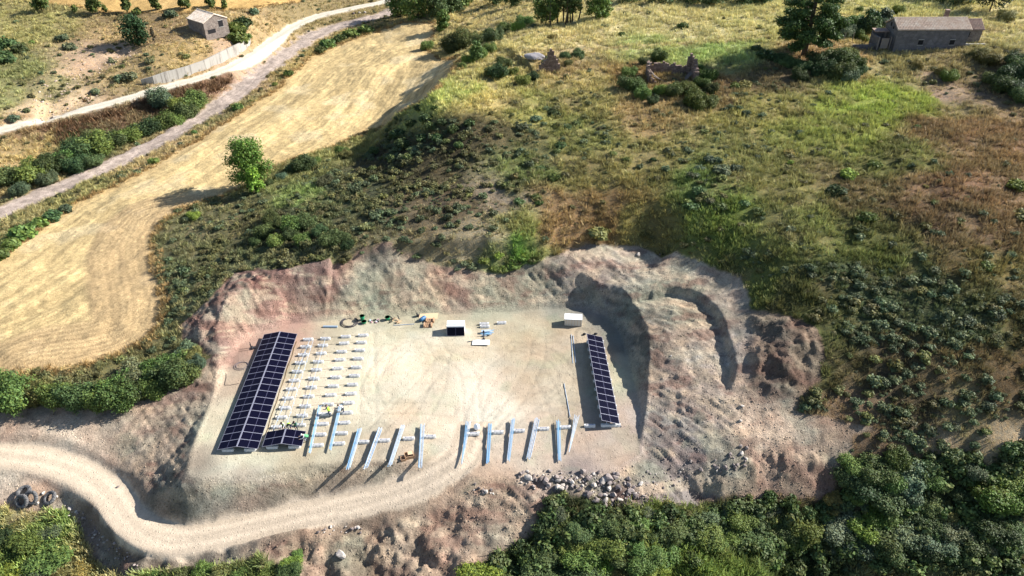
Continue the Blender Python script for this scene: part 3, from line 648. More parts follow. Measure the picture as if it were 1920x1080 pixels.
# unit bushes: radius 1, height about 1.2
BUSH = [leaves('bush_foliage_%s' % w, lobes(11 + i, 9 + i % 4, 1.0, 1.15, .6), 9000, .066, LEAF, 30 + i) for i, w in enumerate(('round', 'ragged', 'broad', 'open', 'full'))]
BUSHD = [leaves('shrub_foliage_%s' % w, lobes(41 + i, 6, 1.0, .95), 900, .19, LEAF, 70 + i) for i, w in enumerate(('round', 'ragged', 'broad'))]

# --------- ground cover, one object per kind, points carry size, turn, shape and tint
def cover_source(name, meshes):
    c = bpy.data.collections.new(name)
    for i, me in enumerate(meshes):
        o = bpy.data.objects.new('%s_piece_%02d' % (name, i), me); c.objects.link(o)
    return c
def cover(name, source, nsrc, X, Y, Zs, scl, tilt, tint, zs=None):
    n = len(X); me = bpy.data.meshes.new(name); me.vertices.add(n)
    me.vertices.foreach_set('co', np.stack([X, Y, Zs], -1).astype(np.float32).ravel())
    R = np.random.RandomState(len(name)); 
    rot = np.stack([(R.rand(n) - .5) * tilt, (R.rand(n) - .5) * tilt, R.rand(n) * 2 * pi], -1)
    sv = np.stack([scl, scl, scl * (zs if zs is not None else 1)], -1)
    for nm, typ, key, A in (('turn', 'FLOAT_VECTOR', 'vector', rot), ('size', 'FLOAT_VECTOR', 'vector', sv), ('tint', 'FLOAT_COLOR', 'color', np.concatenate([tint, np.ones((n, 1))], -1))):
        a = me.attributes.new(nm, typ, 'POINT'); a.data.foreach_set(key, A.astype(np.float32).ravel())
    a = me.attributes.new('which', 'INT', 'POINT'); a.data.foreach_set('value', R.randint(0, nsrc, n).astype(np.int32))
    o = link(name, me); o['kind'] = 'stuff'
    g = bpy.data.node_groups.new(name, 'GeometryNodeTree')
    g.interface.new_socket('Geometry', in_out='INPUT', socket_type='NodeSocketGeometry'); g.interface.new_socket('Geometry', in_out='OUTPUT', socket_type='NodeSocketGeometry')
    gi = g.nodes.new('NodeGroupInput'); go = g.nodes.new('NodeGroupOutput'); ip = g.nodes.new('GeometryNodeInstanceOnPoints')
    ci = g.nodes.new('GeometryNodeCollectionInfo'); ci.inputs['Collection'].default_value = source; ci.inputs['Separate Children'].default_value = True; ci.inputs['Reset Children'].default_value = True
    def na(nm, t):
        q = g.nodes.new('GeometryNodeInputNamedAttribute'); q.data_type = t; q.inputs['Name'].default_value = nm; return q.outputs['Attribute']
    L = g.links.new; L(gi.outputs[0], ip.inputs['Points']); L(ci.outputs[0], ip.inputs['Instance']); ip.inputs['Pick Instance'].default_value = True
    L(na('which', 'INT'), ip.inputs['Instance Index']); L(na('turn', 'FLOAT_VECTOR'), ip.inputs['Rotation']); L(na('size', 'FLOAT_VECTOR'), ip.inputs['Scale'])
    L(ip.outputs[0], go.inputs[0])
    md = o.modifiers.new('cover', 'NODES'); md.node_group = g
    return o
def tuft(seed, n=26, h=.42, r=.28, w=.028, lean=.5):
    R = np.random.RandomState(seed); a = R.rand(n) * 2 * pi; q = r * np.sqrt(R.rand(n))
    b = np.stack([q * np.cos(a), q * np.sin(a), -.02 * np.ones(n)], -1)
    d = np.stack([np.cos(a) * lean + R.normal(size=n) * .35, np.sin(a) * lean + R.normal(size=n) * .35, np.ones(n)], -1); d /= np.linalg.norm(d, axis=1, keepdims=True)
    L = h * (.5 + .7 * R.rand(n))[:, None]; t = np.stack([-np.sin(a + 1), np.cos(a + 1), 0 * a], -1) * w
    v = np.stack([b - t, b + t, b + d * L + t * .35, b + d * L - t * .35], 1).reshape(-1, 3)
    return raw_mesh('grass_tuft', v, np.arange(4 * n).reshape(-1, 4), LEAFI, .7 + .6 * R.rand(n), R.rand(n) * .7)
TUFTS = cover_source('tuft_pieces', [tuft(i) for i in range(5)])
SCRUBS = cover_source('scrub_pieces', [leaves('scrub_piece', lobes(90 + i, 5, 1.0, .9), 340, .21, LEAFI, 90 + i, elong=1.5) for i in range(6)])

# sampling area = what the photograph sees, plus a margin
def sample(n, seed, dens, box=(-185, 190, 34, 262), near=1.0):
    R = np.random.RandomState(seed)
    # more points near the viewer, as fewer pixels would hide them far away
    y0, y1 = box[2], box[3]; u = R.rand(n); Y = y0 + (y1 - y0) * u ** near
    half = .745 * (Y * .82 + 36) + 4
    X = (R.rand(n) * 2 - 1) * half
    p = dens(X, Y); k = R.rand(n) < p
    return X[k], Y[k], R
def gz(X, Y): return lerp_grid(gx, gy, Z0, X, Y)
def gfield(A, X, Y): return lerp_grid(gx, gy, A, X, Y)
clear = np.clip(1 - wS - wF[..., 0] - wW[..., 0] - wR[..., 0], 0, 1)
SCRUBF = SCRUBD * clear; GRASSF = GRASSD * clear
def keep_out(X, Y): return np.ones(X.shape)
patch = lambda X, Y, s, sd, lo, hi: sstep(lo, hi, fbm(X, Y, s, 3, sd))
# scrub: low grey-green cushions
X, Y, R = sample(62000, 3, lambda x, y: np.clip(gfield(SCRUBF, x, y) ** 1.3 * (.25 + 1.0 * patch(x, y, 5, 2, -.35, .25)), 0, 1), near=1.35)
sc = (.28 + .85 * R.rand(len(X)) ** 2.6) * (.75 + .25 * gfield(SCRUBF, X, Y))
q = (fbm(X, Y, 14, 2, 4) > -.05)[:, None] & (R.rand(len(X), 1) < .8)
base = np.where(q, np.array([.125, .165, .09]), np.array([.145, .15, .068]))
base = np.where(R.rand(len(X), 1) < .12, np.array([.17, .19, .075]), base)
tint = base * (.65 + .6 * R.rand(len(X), 1)) * (1 + .12 * (R.rand(len(X), 3) - .5))
cover('scrub_cover', SCRUBS, 6, X, Y, gz(X, Y) - .05, sc, .3, tint, .65 + .45 * R.rand(len(X)))
print('scrub', len(X))
# grass tufts take the colour of the sward they grow from
X, Y, R = sample(150000, 5, lambda x, y: np.clip(gfield(GRASSF, x, y) * (.35 + .9 * patch(x, y, 3, 5, -.4, .4)), 0, 1), near=1.25)
gc = np.stack([gfield(C[..., k], X, Y) for k in range(3)], -1)
lum = gc.mean(1, keepdims=True); tint = (gc * .82 + lum * .18 * np.array([1.0, 1.05, .8])) * (1.6 - .55 * sstep(.10, .26, lum) + .95 * R.rand(len(X), 1)) * np.array([.97, 1.05, .95])
lush = gfield(GRASSF, X, Y) ** 2
cover('grass_cover', TUFTS, 5, X, Y, gz(X, Y), (.8 + 1.0 * R.rand(len(X))) * (.75 + .6 * lush), .6, np.clip(tint, 0, .6), .7 + .6 * R.rand(len(X)))
print('grass', len(X))
# dry tufts along the field borders
X, Y, R = sample(120000, 9, lambda x, y: np.clip(np.exp(-(np.minimum(gfield(np.abs(dfield), x, y), gfield(np.abs(dfield2), x, y)) / .9) ** 2) * (gfield(dfield, x, y) > -.8) * (gfield(dwash, x, y) > 3) * (gfield(dexc, x, y) > .5), 0, 1))
tint = np.array([.34, .26, .13]) * (.6 + .7 * R.rand(len(X), 1))
cover('dry_grass_border', TUFTS, 5, X, Y, gz(X, Y), .9 + .8 * R.rand(len(X)), .5, tint)
# brown dry brush below the main road
dbr, _, _ = seg_dist(GX, GY, PX("120 240;200 205;270 195;330 180;400 150;460 130", Z0))
X, Y, R = sample(120000, 10, lambda x, y: np.clip(np.exp(-(gfield(dbr, x, y) / 3.5) ** 2) * (gfield(dwash, x, y) > 4) * (gfield(droad, x, y) > 3) * .9, 0, 1))
tint = np.array([.16, .105, .065]) * (.5 + .8 * R.rand(len(X), 1))
cover('dry_brush', TUFTS, 5, X, Y, gz(X, Y), 1.6 + 1.6 * R.rand(len(X)), .7, tint)
# ------------------------------------------------------------------ the solar site
M_GLASS = newmat('panel_glass', (.003, .003, .010), .4, 0, .06)
t = NT(M_GLASS)
tc = t.node('ShaderNodeTexCoord').outputs['Object']
wv = t.node('ShaderNodeTexWave', wave_type='BANDS', bands_direction='Y'); wv.inputs['Scale'].default_value = 3.4; t.l.new(tc, wv.inputs['Vector'])
wv2 = t.node('ShaderNodeTexWave', wave_type='BANDS', bands_direction='X'); wv2.inputs['Scale'].default_value = 3.4; t.l.new(tc, wv2.inputs['Vector'])
ln = t.math('MAXIMUM', t.mrange(wv.outputs['Fac'], .965, .99, 0, 1), t.mrange(wv2.outputs['Fac'], .975, .995, 0, .6))
t.l.new(t.mix(t.math('MULTIPLY', ln, .35), (.0025, .0025, .010, 1), (.02, .02, .05, 1)), t.b.inputs['Base Color'])
M_ALU = newmat('anodised_frame', (.30, .30, .37), .5, .3, .3)
M_LINE = newmat('cell_gap', (.08, .08, .14), .6)
M_GALV = newmat('galvanised_steel', (.55, .62, .70), .45, .15, .4)
t = NT(M_GALV); g = t.node('ShaderNodeNewGeometry').outputs['Position']; t.l.new(t.mix(t.mrange(t.noise(g, 3, 4), .35, .65, 0, 1), (.34, .44, .56, 1), (.52, .60, .68, 1)), t.b.inputs['Base Color'])
M_BLUE = newmat('blue_film', (.22, .42, .62), .4, .1, .4)
M_CONC = newmat('ballast_concrete', (.60, .59, .57), .9)
t = NT(M_CONC); g = t.node('ShaderNodeNewGeometry').outputs['Position']; t.l.new(t.mix(t.noise(g, 4, 5, .7), (.50, .49, .47, 1), (.72, .71, .68, 1)), t.b.inputs['Base Color'])
M_DARK = newmat('dark_rubber', (.02, .02, .025), .7)
M_WOOD = newmat('pale_timber', (.42, .25, .14), .8)
t = NT(M_WOOD); g = t.node('ShaderNodeNewGeometry').outputs['Position']; t.l.new(t.mix(t.noise(g, 9, 4, .7), (.30, .17, .10, 1), (.50, .33, .20, 1)), t.b.inputs['Base Color'])
M_WHITE = newmat('white_sheet', (.78, .80, .82), .5)
M_PALE = newmat('cream_board', (.60, .56, .48), .7)
M_CARD = newmat('cardboard', (.58, .42, .26), .85)
M_GREEN = newmat('green_plastic', (.02, .22, .10), .5)
M_BARREL = newmat('blue_plastic', (.05, .16, .32), .35)

PANEL_W, PANEL_L, PITCH_P = 2.24, 1.145, 1.155
def panel_meshes():
    g = MB().box((0, 0, 0), (PANEL_W - .06, PANEL_L - .06, .03)).mesh('solar_panel', M_GLASS)
    f = MB(); w, l = PANEL_W / 2, PANEL_L / 2
    for s in (-1, 1):
        f.box((s * (w - .015), 0, .002), (.03, PANEL_L, .045)); f.box((0, s * (l - .015), .002), (PANEL_W - .06, .03, .045))
    f = f.mesh('panel_frame', M_ALU)
    c = MB().box((0, 0, .0165), (.035, PANEL_L - .09, .004)).mesh('centre_strip', M_LINE)
    return g, f, c
PG, PF, PCS = panel_meshes()
def block_mesh():
    """long ballast block with sloping shoulders, scalloped foot and a top slot"""
    m = MB(); L, Wd, H = 1.30, .42, .31; n = 13
    prof = []
    for i in range(n):
        x = -L / 2 + L * i / (n - 1); bul = .03 * abs(sin(3 * pi * i / (n - 1)))
        e = min(1, .82 + .18 * sin(pi * i / (n - 1)) * 2)
        w0 = (Wd / 2 + bul) * e; prof.append([(x, -w0, 0), (x, -w0 * .92, H * .55), (x, -Wd * .30, H), (x, Wd * .30, H), (x, w0 * .92, H * .55), (x, w0, 0)])
    v = [p for r_ in prof for p in r_]; f = []
    for i in range(n - 1):
        for k in range(5): f.append((i * 6 + k, (i + 1) * 6 + k, (i + 1) * 6 + k + 1, i * 6 + k + 1))
    f.append(tuple(range(5, -1, -1))); b = (n - 1) * 6; f.append(tuple(range(b, b + 6)))
    return m.add(v, f).mesh('concrete_block', M_CONC)
BLK = block_mesh()
CAST = MB().box((0, 0, .325), (.9, .07, .035)).box((-.32, 0, .36), (.05, .09, .05)).box((.32, 0, .36), (.05, .09, .05)).mesh('cast_in_rail', M_ALU)

def basis(p0, p1):
    d = p1 - p0; L = np.hypot(d[0], d[1]); return math.atan2(d[1], d[0]) - pi / 2, L
def solar_table(front, back, n, label, sides, tilt, eave, group):
    """front / back: ground points below the ridge (or the low edge) at both ends; +Y of the table runs to the back"""
    rz, L = basis(np.array(front), np.array(back))
    e = empty('solar_table', (front[0], front[1], 0), rz)
    tag(e, label, 'solar table', group)
    ct, st_ = cos(tilt), sin(tilt)
    for s in sides:
        for i in range(n):
            y = (i + .5) * PITCH_P
            if len(sides) == 2: x = s * (PANEL_W / 2 * ct + .05); z = eave + PANEL_W / 2 * st_
            else: x = 0; z = eave + PANEL_W / 2 * st_
            p = link('solar_panel', PG, e, (x, y, z), (0, s * tilt, 0))
            link('panel_frame', PF, p); link('centre_strip', PCS, p)
    H = eave + PANEL_W * st_
    LL = n * PITCH_P
    if len(sides) == 2: MB().box((0, LL / 2, H + .0), (.07, LL, .05)).obj('ridge_rail', M_ALU, e)
    nb = max(2, int(round(LL / 1.62)) + 1)
    for j in range(nb):
        y = .35 + (LL - .7) * j / (nb - 1)
        for s in (-1, 1):
            bx = s * 1.25 if len(sides) == 2 else .1 + s * .5
            b = link('concrete_block', BLK, e, (bx, y, 0))
            if len(sides) == 2: zt = eave + (PANEL_W * ct - abs(bx)) * math.tan(tilt) - .06
            else: zt = eave + (PANEL_W / 2 * ct - bx * sides[0]) * math.tan(tilt) - .06
            MB().box((bx, y, (zt + .36) / 2), (.06, .06, max(.05, zt - .36))).obj('post', M_GALV, e)
        if len(sides) == 2:
            MB().bar((-2.15 * ct, y, eave - .02), (-.05, y, H - .06), .05).bar((.05, y, H - .06), (2.15 * ct, y, eave - .02), .05).obj('cross_rail', M_GALV, e)
        else:
            s = sides[0]
            MB().bar((-s * PANEL_W / 2 * ct, y, H - .06), (s * PANEL_W / 2 * ct, y, eave - .06), .05).obj('cross_rail', M_GALV, e)
    return e
TILT = radians(12)
lf = (at(407.7, 845.9, .5) + at(483.3, 840.2, .5)) / 2; lb = (at(492.7, 636.2, .5) + at(553.8, 634, .5)) / 2
print('table length', np.hypot(*(lb - lf)[:2]), 'width', np.hypot(*(at(407.7, 845.9, .5) - at(483.3, 840.2, .5))[:2]), np.hypot(*(at(492.7, 636.2, .5) - at(553.8, 634, .5))[:2]))
solar_table(lf, lb, 18, 'long double-pitch table of dark blue solar panels along the left side of the pad', (-1, 1), TILT, .52, None)
sf = (at(492.3, 840.5, .5) + at(565, 834.8, .5)) / 2; sb = (at(501.3, 814, .5) + at(572.3, 808.6, .5)) / 2
solar_table(sf, sb, 2, 'short unfinished table with four solar panels, workers bolting it at the back', (-1, 1), TILT, .52, None)
TR = radians(17)
rf = (at(1127.4, 791.2, 1.15) + at(1162.6, 793.9, .6)) / 2; rb = (at(1099.2, 628.8, 1.15) + at(1130, 632.9, .6)) / 2
print('right', np.hypot(*(rb - rf)[:2]))
solar_table(rf, rb, 14, 'single-pitch table of solar panels standing alone at the right side of the pad', (1,), TR, .62, None)

# ---- ballast blocks waiting in four columns
ORD = ['front', 'second', 'third', 'fourth', 'fifth', 'sixth', 'seventh', 'eighth', 'ninth', 'tenth', 'eleventh', 'twelfth', 'thirteenth']
def zc(s, z=3.176, ox=380, oy=560): return [(a / z + ox, b / z + oy) for a, b in (tuple(map(float, q.split(','))) for q in s.split())]
COLS = [zc('468,704 488,648 508,591 528,536 545,485 563,432 580,380 598,332 612,284 628,240 443,762'),
        zc('580,750 592,694 610,638 630,580 645,526 660,473 677,421 688,373 705,323 715,276 730,235'),
        zc('683,870 700,806 715,743 732,685 747,627 762,571 777,518 792,465 803,413 817,361 827,313 842,263 852,223'),
        zc('812,860 828,798 843,736 858,676 868,618 880,563 891,509 903,456 915,406 925,354 935,304 945,258 955,216')]
COLS[0] = [COLS[0][-1]] + COLS[0][:-1]
colname = ['column nearest the long solar table', 'second column from the long table', 'third column from the long table', 'column farthest from the long table']
RZ0 = basis(lf, lb)[0]
blocks = []
def ballast(px, py, label, group, rz=None, z=0):
    p = at(px, py, .2 + z)
    e = empty('ballast_block', (p[0], p[1], z), RZ0 * .3 + radians(2) + random.uniform(-.05, .05) if rz is None else rz)
    tag(e, label, 'concrete block', group)
    link('concrete_body', BLK, e); link('cast_in_rail', CAST, e); return e
for ci, cpts in enumerate(COLS):
    for k, (px, py) in enumerate(cpts):
        blocks.append(ballast(px, py, 'ballast block, %s from the front in the %s' % (ORD[k] if k else 'first', colname[ci]), 'ballast blocks set out in columns'))
front = [(681.3, 827.5, 'beside the leftmost pipe-like rail bundle'), (720.3, 824.9, 'between the second and third rail bundles'), (766.3, 821.3, 'behind the wooden box'), (806.2, 817.8, 'just left of the wheel tracks'),
         (888.5, 812.5, 'below the white bag'), (933.7, 809.5, 'second to the right of the wheel tracks'), (973.7, 806.7, 'third to the right of the wheel tracks'), (1019.5, 803, 'fourth to the right of the wheel tracks'), (1059.7, 800, 'beside the bluest rail bundle'), (1105.8, 797.4, 'touching the shade of the right solar table')]
for px, py, l in front: ballast(px, py, 'pale ballast block of the front row, ' + l, 'ballast blocks in the front row')
ballast(940.5, 604.5, 'lone ballast block lying apart at the back of the pad', 'ballast blocks at the back', .05)
ballast(908, 606.5, 'ballast block, rear one of two side by side behind the steel parts', 'ballast blocks at the back', .02)
ballast(909, 611.5, 'ballast block, front one of two side by side behind the steel parts', 'ballast blocks at the back', -.02)

# ---- long thin rails already bolted over the first columns of blocks
def rail_line(p0, p1, z, label, w=.035, name='mounting_rail', mat=None, group='mounting rails over the blocks'):
    a = at(*p0, z); b = at(*p1, z); rz, L = basis(a, b)
    e = empty(name, (a[0], a[1], 0), rz); tag(e, label, 'rail', group)
    MB().box((0, L / 2, z), (w, L, w * .8)).obj('rail_bar', mat or M_GALV, e)
    m = MB(); k = 0
    while k * 1.55 < L - .5: m.box((0, .4 + k * 1.55, (z + .35) / 2), (.09, .12, max(.04, z - .34))); k += 1
    m.obj('clamp', M_GALV, e); return e
rail_line((511, 810), (580.5, 638), .5, 'thin steel rail over the first block column, nearer the long solar table')
rail_line((538, 795), (587.5, 638), .5, 'thin steel rail over the first block column, farther from the long solar table')
rail_line((565, 795), (610, 634), .5, 'thin steel rail lying along the middle of the second block column')
a_, b_ = at(497, 818, .02), at(556.5, 640, .02)
e = MB().tube([(a_[0] + (b_[0] - a_[0]) * k / 12 + .06 * sin(k * 2.1), a_[1] + (b_[1] - a_[1]) * k / 12, .03) for k in range(13)], .045, 6).obj('conduit', newmat('brown_conduit', (.16, .11, .06), .7)); tag(e, 'brown conduit lying straight along the right edge of the long solar table', 'conduit')
# string lines across the block rows
M_STR = newmat('string', (.16, .14, .11), .9); m = MB()
for r_ in range(11):
    p = at(*COLS[0][r_], 0); q = at(*COLS[3][min(12, r_ + 2)], 0); m.bar((p[0] - .9, p[1] - .15, .02), (q[0], q[1], .02), .025)
tag(m.obj('marking_string', M_STR), 'thin marking strings stretched across the rows of ballast blocks', 'string')

# ---- bundles of steel rails resting on the blocks
def bundle(p0, p1, n, label, spread=.07, blue=0.0, rise=.42, seed=0, low=0.02, fan=0.0):
    R = random.Random(seed); a = at(*p0, low + .1); b = at(*p1, rise); rz, L = basis(a, b)
    e = empty('rail_bundle', (a[0], a[1], 0), rz); tag(e, label, 'rail bundle', 'bundles of steel rails'); 
    for i in range(n):
        row, lay = i % 4, i // 4; x = (row - min(n - 1, 3) / 2) * spread * 1.7 + lay * .03 + R.uniform(-.03, .03); f_ = fan * (row - 1.5) 
        o1, o2 = R.uniform(-.3, .1), R.uniform(-.1, .3)
        mat = M_BLUE if R.random() < blue else M_GALV
        MB().bar((x - f_, o1, low + .1 + lay * .075), (x + f_ * .4, L + o2, rise + lay * .075 + R.uniform(-.02, .02)), .055, .05).obj('rail', mat, e)
    return e
B = [((580.9, 849), (599.5, 763), 5, 'pale blue rail bundle laid along the third block column beside a worker', .055, .75, .34, .30),
     ((619.3, 842), (638, 761), 4, 'pale blue rail bundle laid along the fourth block column beside a worker', .05, .7, .34, .30),
     ((653, 878), (674.2, 805.5), 8, 'steel rail bundle farthest left in the front row, its end overhanging the slope', .07, .35, .33, .33),
     ((685.7, 876.4), (712.3, 804.6), 9, 'thick pale rail bundle, second from the left in the front row', .08, .05, .36, .36),
     ((731, 872), (754.8, 800), 8, 'rail bundle immediately left of the wooden box', .07, .35, .33, .30),
     ((787.5, 874), (792, 798.4), 8, 'rail bundle between the wooden box and the wheel tracks', .08, .2, .33, .25),
     ((865.5, 868), (877.5, 793), 8, 'fanned rail bundle crossing the wheel tracks, leftmost of the right group', .08, .45, .33, .16),
     ((914.2, 866), (918.5, 797), 8, 'blue-grey rail bundle, second of the right group', .07, .6, .33, .16),
     ((953.4, 861.5), (961.9, 787), 8, 'blue-grey rail bundle, third of the right group', .07, .5, .33, .16),
     ((990.5, 858.7), (1006.9, 785.6), 8, 'rail bundle, fourth of the right group, silver with a slight twist', .09, .05, .34, .16),
     ((1049, 863), (1046.5, 790), 6, 'brightest blue rail bundle, standing straight, second from the right', .07, .9, .33, .16),
     ((1068, 845), (1081.5, 781), 6, 'splayed silver rail bundle at the far right of the front row', .08, .0, .35, .15)]
for i, (p0, p1, n, l, spd, bl, rs, lo) in enumerate(B): bundle(p0, p1, n, l, spd, bl, rs, i, lo, .12 if i in (6, 11) else .02)
def ground_rail(p0, p1, label, w=.07):
    a = at(*p0, .04); b = at(*p1, .04); rz, L = basis(a, b)
    o = MB().box((0, L / 2, .045), (w, L, .05)).box((0, L / 2, .08), (w * .4, L, .02)).obj('loose_rail', M_GALV, loc=(a[0], a[1], 0), rot=(0, 0, rz)); tag(o, label, 'rail', 'loose rails on the ground')
ground_rail((1074, 681), (1071, 627), 'loose steel rail on bare soil, left one of the pair near the cream crate')
ground_rail((1079.5, 680), (1074.5, 629), 'loose steel rail on bare soil, right one of the pair near the cream crate')
ground_rail((1069, 782), (1057.5, 719), 'single loose steel rail lying alone left of the right solar table')
ground_rail((777, 607.5), (738, 610), 'thin rail lying crosswise at the back of the pad by the pallets')

# ---- crates, stacks and litter along the back
def crate(px0, px1, py_b, depth, h, rz, mat, name, label, cat):
    a = at(px0, py_b, 0); b = at(px1, py_b, 0); w = b[0] - a[0]
    e = empty(name, ((a[0] + b[0]) / 2, a[1] + depth / 2, 0), rz); tag(e, label, cat); return e, w
e, w = crate(838, 871, 629, 1.7, 1.25, radians(1), M_WHITE, 'panel_stack', 'white wrapped stack of solar panels with one dark panel leaning on its front', 'panel stack')
MB().box((0, .1, .72), (w, 1.25, 1.3)).obj('wrapped_stack', M_WHITE, e)
MB().box((0, .1, .04), (w, 1.2, .08)).obj('pallet', M_WOOD, e)
lp = link('leaning_panel', PG, e, (0, -.78, .62), (radians(66), 0, 0), (w / PANEL_W * 1.0, 1.08, 1)); link('panel_frame', PF, lp); link('centre_strip', PCS, lp)
MB().box((0, -.30, 1.33), (w * .98, .5, .03), mat=Matrix.Rotation(radians(24), 3, 'X')).obj('top_sheet', M_GALV, e)
MB().box((.0, 1.0, .25), (w * .55, .5, .5)).obj('wrapped_parcel', newmat('pale_film', (.50, .62, .72), .3), e)
e, w = crate(1059, 1091, 612, 1.3, 1.05, radians(-4), M_PALE, 'crate', 'large closed cream crate standing by the shaded cut bank', 'crate')
MB().box((0, 0, .62), (w, 1.25, 1.1)).obj('crate_body', M_PALE, e)
for k in range(6): MB().box((-w / 2 + w * (k + .5) / 6, -.64, .62), (.04, .03, 1.08)).obj('slat', M_CARD, e)
MB().box((0, 0, 1.19), (w + .06, 1.31, .04)).obj('lid', M_WHITE, e); MB().box((0, 0, .035), (w, 1.2, .07)).obj('pallet', M_WOOD, e)
# white sheet with dark edge and steel parts
c_ = at(902, 642.5, .1)
o = MB().box((0, 0, .10), (2.3, 1.05, .05)).obj('white_board', M_WHITE, loc=(c_[0], c_[1], .05), rot=(0, radians(-2), radians(-3))); tag(o, 'flat white board lying on the ground in front of the steel parts', 'board')
e = empty('steel_parts_pile', tuple(at(912, 627, 0)), .1); tag(e, 'heap of small galvanised brackets and short rails beside the white board', 'steel parts')
R = random.Random(4)
for i in range(12): MB().bar((R.uniform(-.9, .6), R.uniform(-.5, .6), R.uniform(.05, .4)), (R.uniform(-.2, 1.2), R.uniform(-.6, .7), R.uniform(.05, .45)), .09, .06).obj('steel_piece', [M_GALV, M_ALU, M_BLUE][i % 3], e)
MB().box((0, .35, .2), (1.3, .4, .38)).obj('parts_box', M_GALV, e)
e = empty('tripod', tuple(at(907, 636, 0)), 0); tag(e, 'dark instrument on a thin post standing between the steel parts and the board', 'tripod')
MB().tube([(0, 0, 0), (0, 0, 1.2)], .06, 6).obj('post', M_DARK, e); MB().tube([(0, 0, 1.2), (0, 0, 1.45)], [.14, .11], 8).obj('instrument_head', M_DARK, e); MB().box((.0, 0, .02), (.35, .35, .04)).obj('foot', M_DARK, e)
o = MB().box((0, 0, .03), (2.6, 1.7, .05)).obj('cardboard_sheet', M_CARD, loc=tuple(at(804, 590.5, .05)), rot=(radians(4), 0, -.05)); tag(o, 'large flat cardboard sheet behind the pallets', 'cardboard')
def pallet(px, py, label, rz=0, sx=1.0):
    e = empty('pallet', tuple(at(px, py, 0)), rz); tag(e, label, 'pallet', 'wooden pallets')
    for k in range(3): MB().box((0, -.4 + .4 * k, .06), (1.25 * sx, .1, .11)).obj('runner', M_WOOD, e)
    for k in range(5): MB().box((-.55 * sx + .275 * sx * k, 0, .13), (.11, .95, .025)).obj('slat', M_WOOD, e)
    MB().box((-.5 * sx, 0, .26), (.16, .8, .22)).obj('end_board', M_WOOD, e); MB().box((.5 * sx, 0, .26), (.16, .8, .22)).obj('end_board', M_WOOD, e)
pallet(806.5, 602, 'wooden pallet with raised ends, touching the cardboard sheet'); pallet(802.5, 611, 'wooden pallet with raised ends, in front of the other one')
e = empty('barrel', tuple(at(793, 600.5, 0)), .9); tag(e, 'dark blue plastic barrel lying on its side by the cardboard sheet', 'barrel')
MB().tube([(-.45, 0, .3), (-.42, 0, .3), (-.15, 0, .3), (.15, 0, .3), (.42, 0, .3), (.45, 0, .3)], [.22, .28, .30, .30, .28, .22], 14).obj('barrel_body', M_BARREL, e, True)
MB().tube([(-.16, 0, .3), (-.12, 0, .3)], .315, 14).tube([(.12, 0, .3), (.16, 0, .3)], .315, 14).obj('hoop', M_DARK, e)
o = MB().box((0, 0, .25), (.12, .5, .5)).box((0.2, 0, .03), (.4, .5, .05)).obj('angle_bracket', M_DARK, loc=tuple(at(782.5, 593, 0)), rot=(.2, 0, .4)); tag(o, 'dark bent bracket standing left of the blue barrel', 'bracket')
e = empty('wooden_box', tuple(at(765, 858, 0)), .25); tag(e, 'open wooden box frames left on the soil between two rail bundles', 'wooden box')
for (x, y, w, d, h) in ((.15, .1, .95, .75, .45), (-.55, -.15, .5, .55, .3)):
    for s in (-1, 1):
        MB().box((x + s * w / 2, y, h / 2), (.06, d, h)).obj('side_board', M_WOOD, e); MB().box((x, y + s * d / 2, h / 2 - .02), (w - .07, .06, h - .04)).obj('end_board', M_WOOD, e)
MB().box((.3, .2, .46), (.55, .5, .04)).obj('lid', M_CARD, e)
# coils
def coil(px, py, r, turns, label, mat, th=.035, name='cable_coil', squash=1.0):
    c = at(px, py, 0); P = []; R = random.Random(int(px))
    for i in range(turns * 20):
        a = 2 * pi * i / 20; q = r * (1 + .12 * sin(i * .13) - .03 * (i / 20)); P.append((q * cos(a) + .08 * sin(i * .05), q * squash * sin(a) + .1 * sin(i * .04), .05 + .012 * (i / 20)))
    P += [(r * 1.1 + .3 * k, -.15 * k, .04) for k in range(1, 4)]
    tag(MB().tube(P, th, 5).obj(name, mat, loc=(c[0], c[1], 0)), label, 'coil')
coil(655, 605, 1.15, 5, 'large loose coil of black cable at the back left of the pad', newmat('black_cable', (.05, .045, .05), .6), .035)
coil(452, 687, .85, 2, 'small coil of dark hose beside the long solar table', newmat('grey_hose', (.14, .12, .13), .7), .03, 'hose_coil', .9)
c_ = at(428, 706, 0); tag(MB().tube([tuple(at(x, y, .03)) for x, y in ((420, 697), (424, 701), (424, 708), (421, 722), (432, 722), (448, 719))], .025, 5).obj('loose_cable', M_DARK), 'thin loose cable lying in a hook on the soil left of the long solar table', 'cable')
o = MB().box((0, 0, .1), (1.95, .3, .16)).box((0, 0, .2), (1.95, .12, .05)).obj('grey_profile', newmat('blue_grey_pack', (.26, .34, .42), .5), loc=tuple(at(619.5, 613.5, 0)), rot=(0, 0, -.02)); tag(o, 'short blue-grey pack of profiles lying left of the black cable coil', 'profile pack')
def green_bin(px, py, h, label):
    e = empty('green_bucket', tuple(at(px, py, 0)), .2); tag(e, label, 'bucket', 'green buckets')
    MB().tube([(0, 0, 0), (0, 0, h)], [.24, .36], 12).obj('bucket_body', M_GREEN, e, True); MB().tube([(0, 0, h - .05), (0, 0, h)], [.38, .38], 12).obj('rim', M_GREEN, e)
green_bin(680, 600, .75, 'tall green bucket right of the black cable coil'); green_bin(683, 606, .35, 'small green bucket in front of the tall green one'); green_bin(727, 599.5, .5, 'green bucket beside the heap of planks')
e = empty('scrap_heap', tuple(at(743, 602, 0)), 0); tag(e, 'small heap of brown planks and offcuts between the green bucket and the barrel', 'scrap heap')
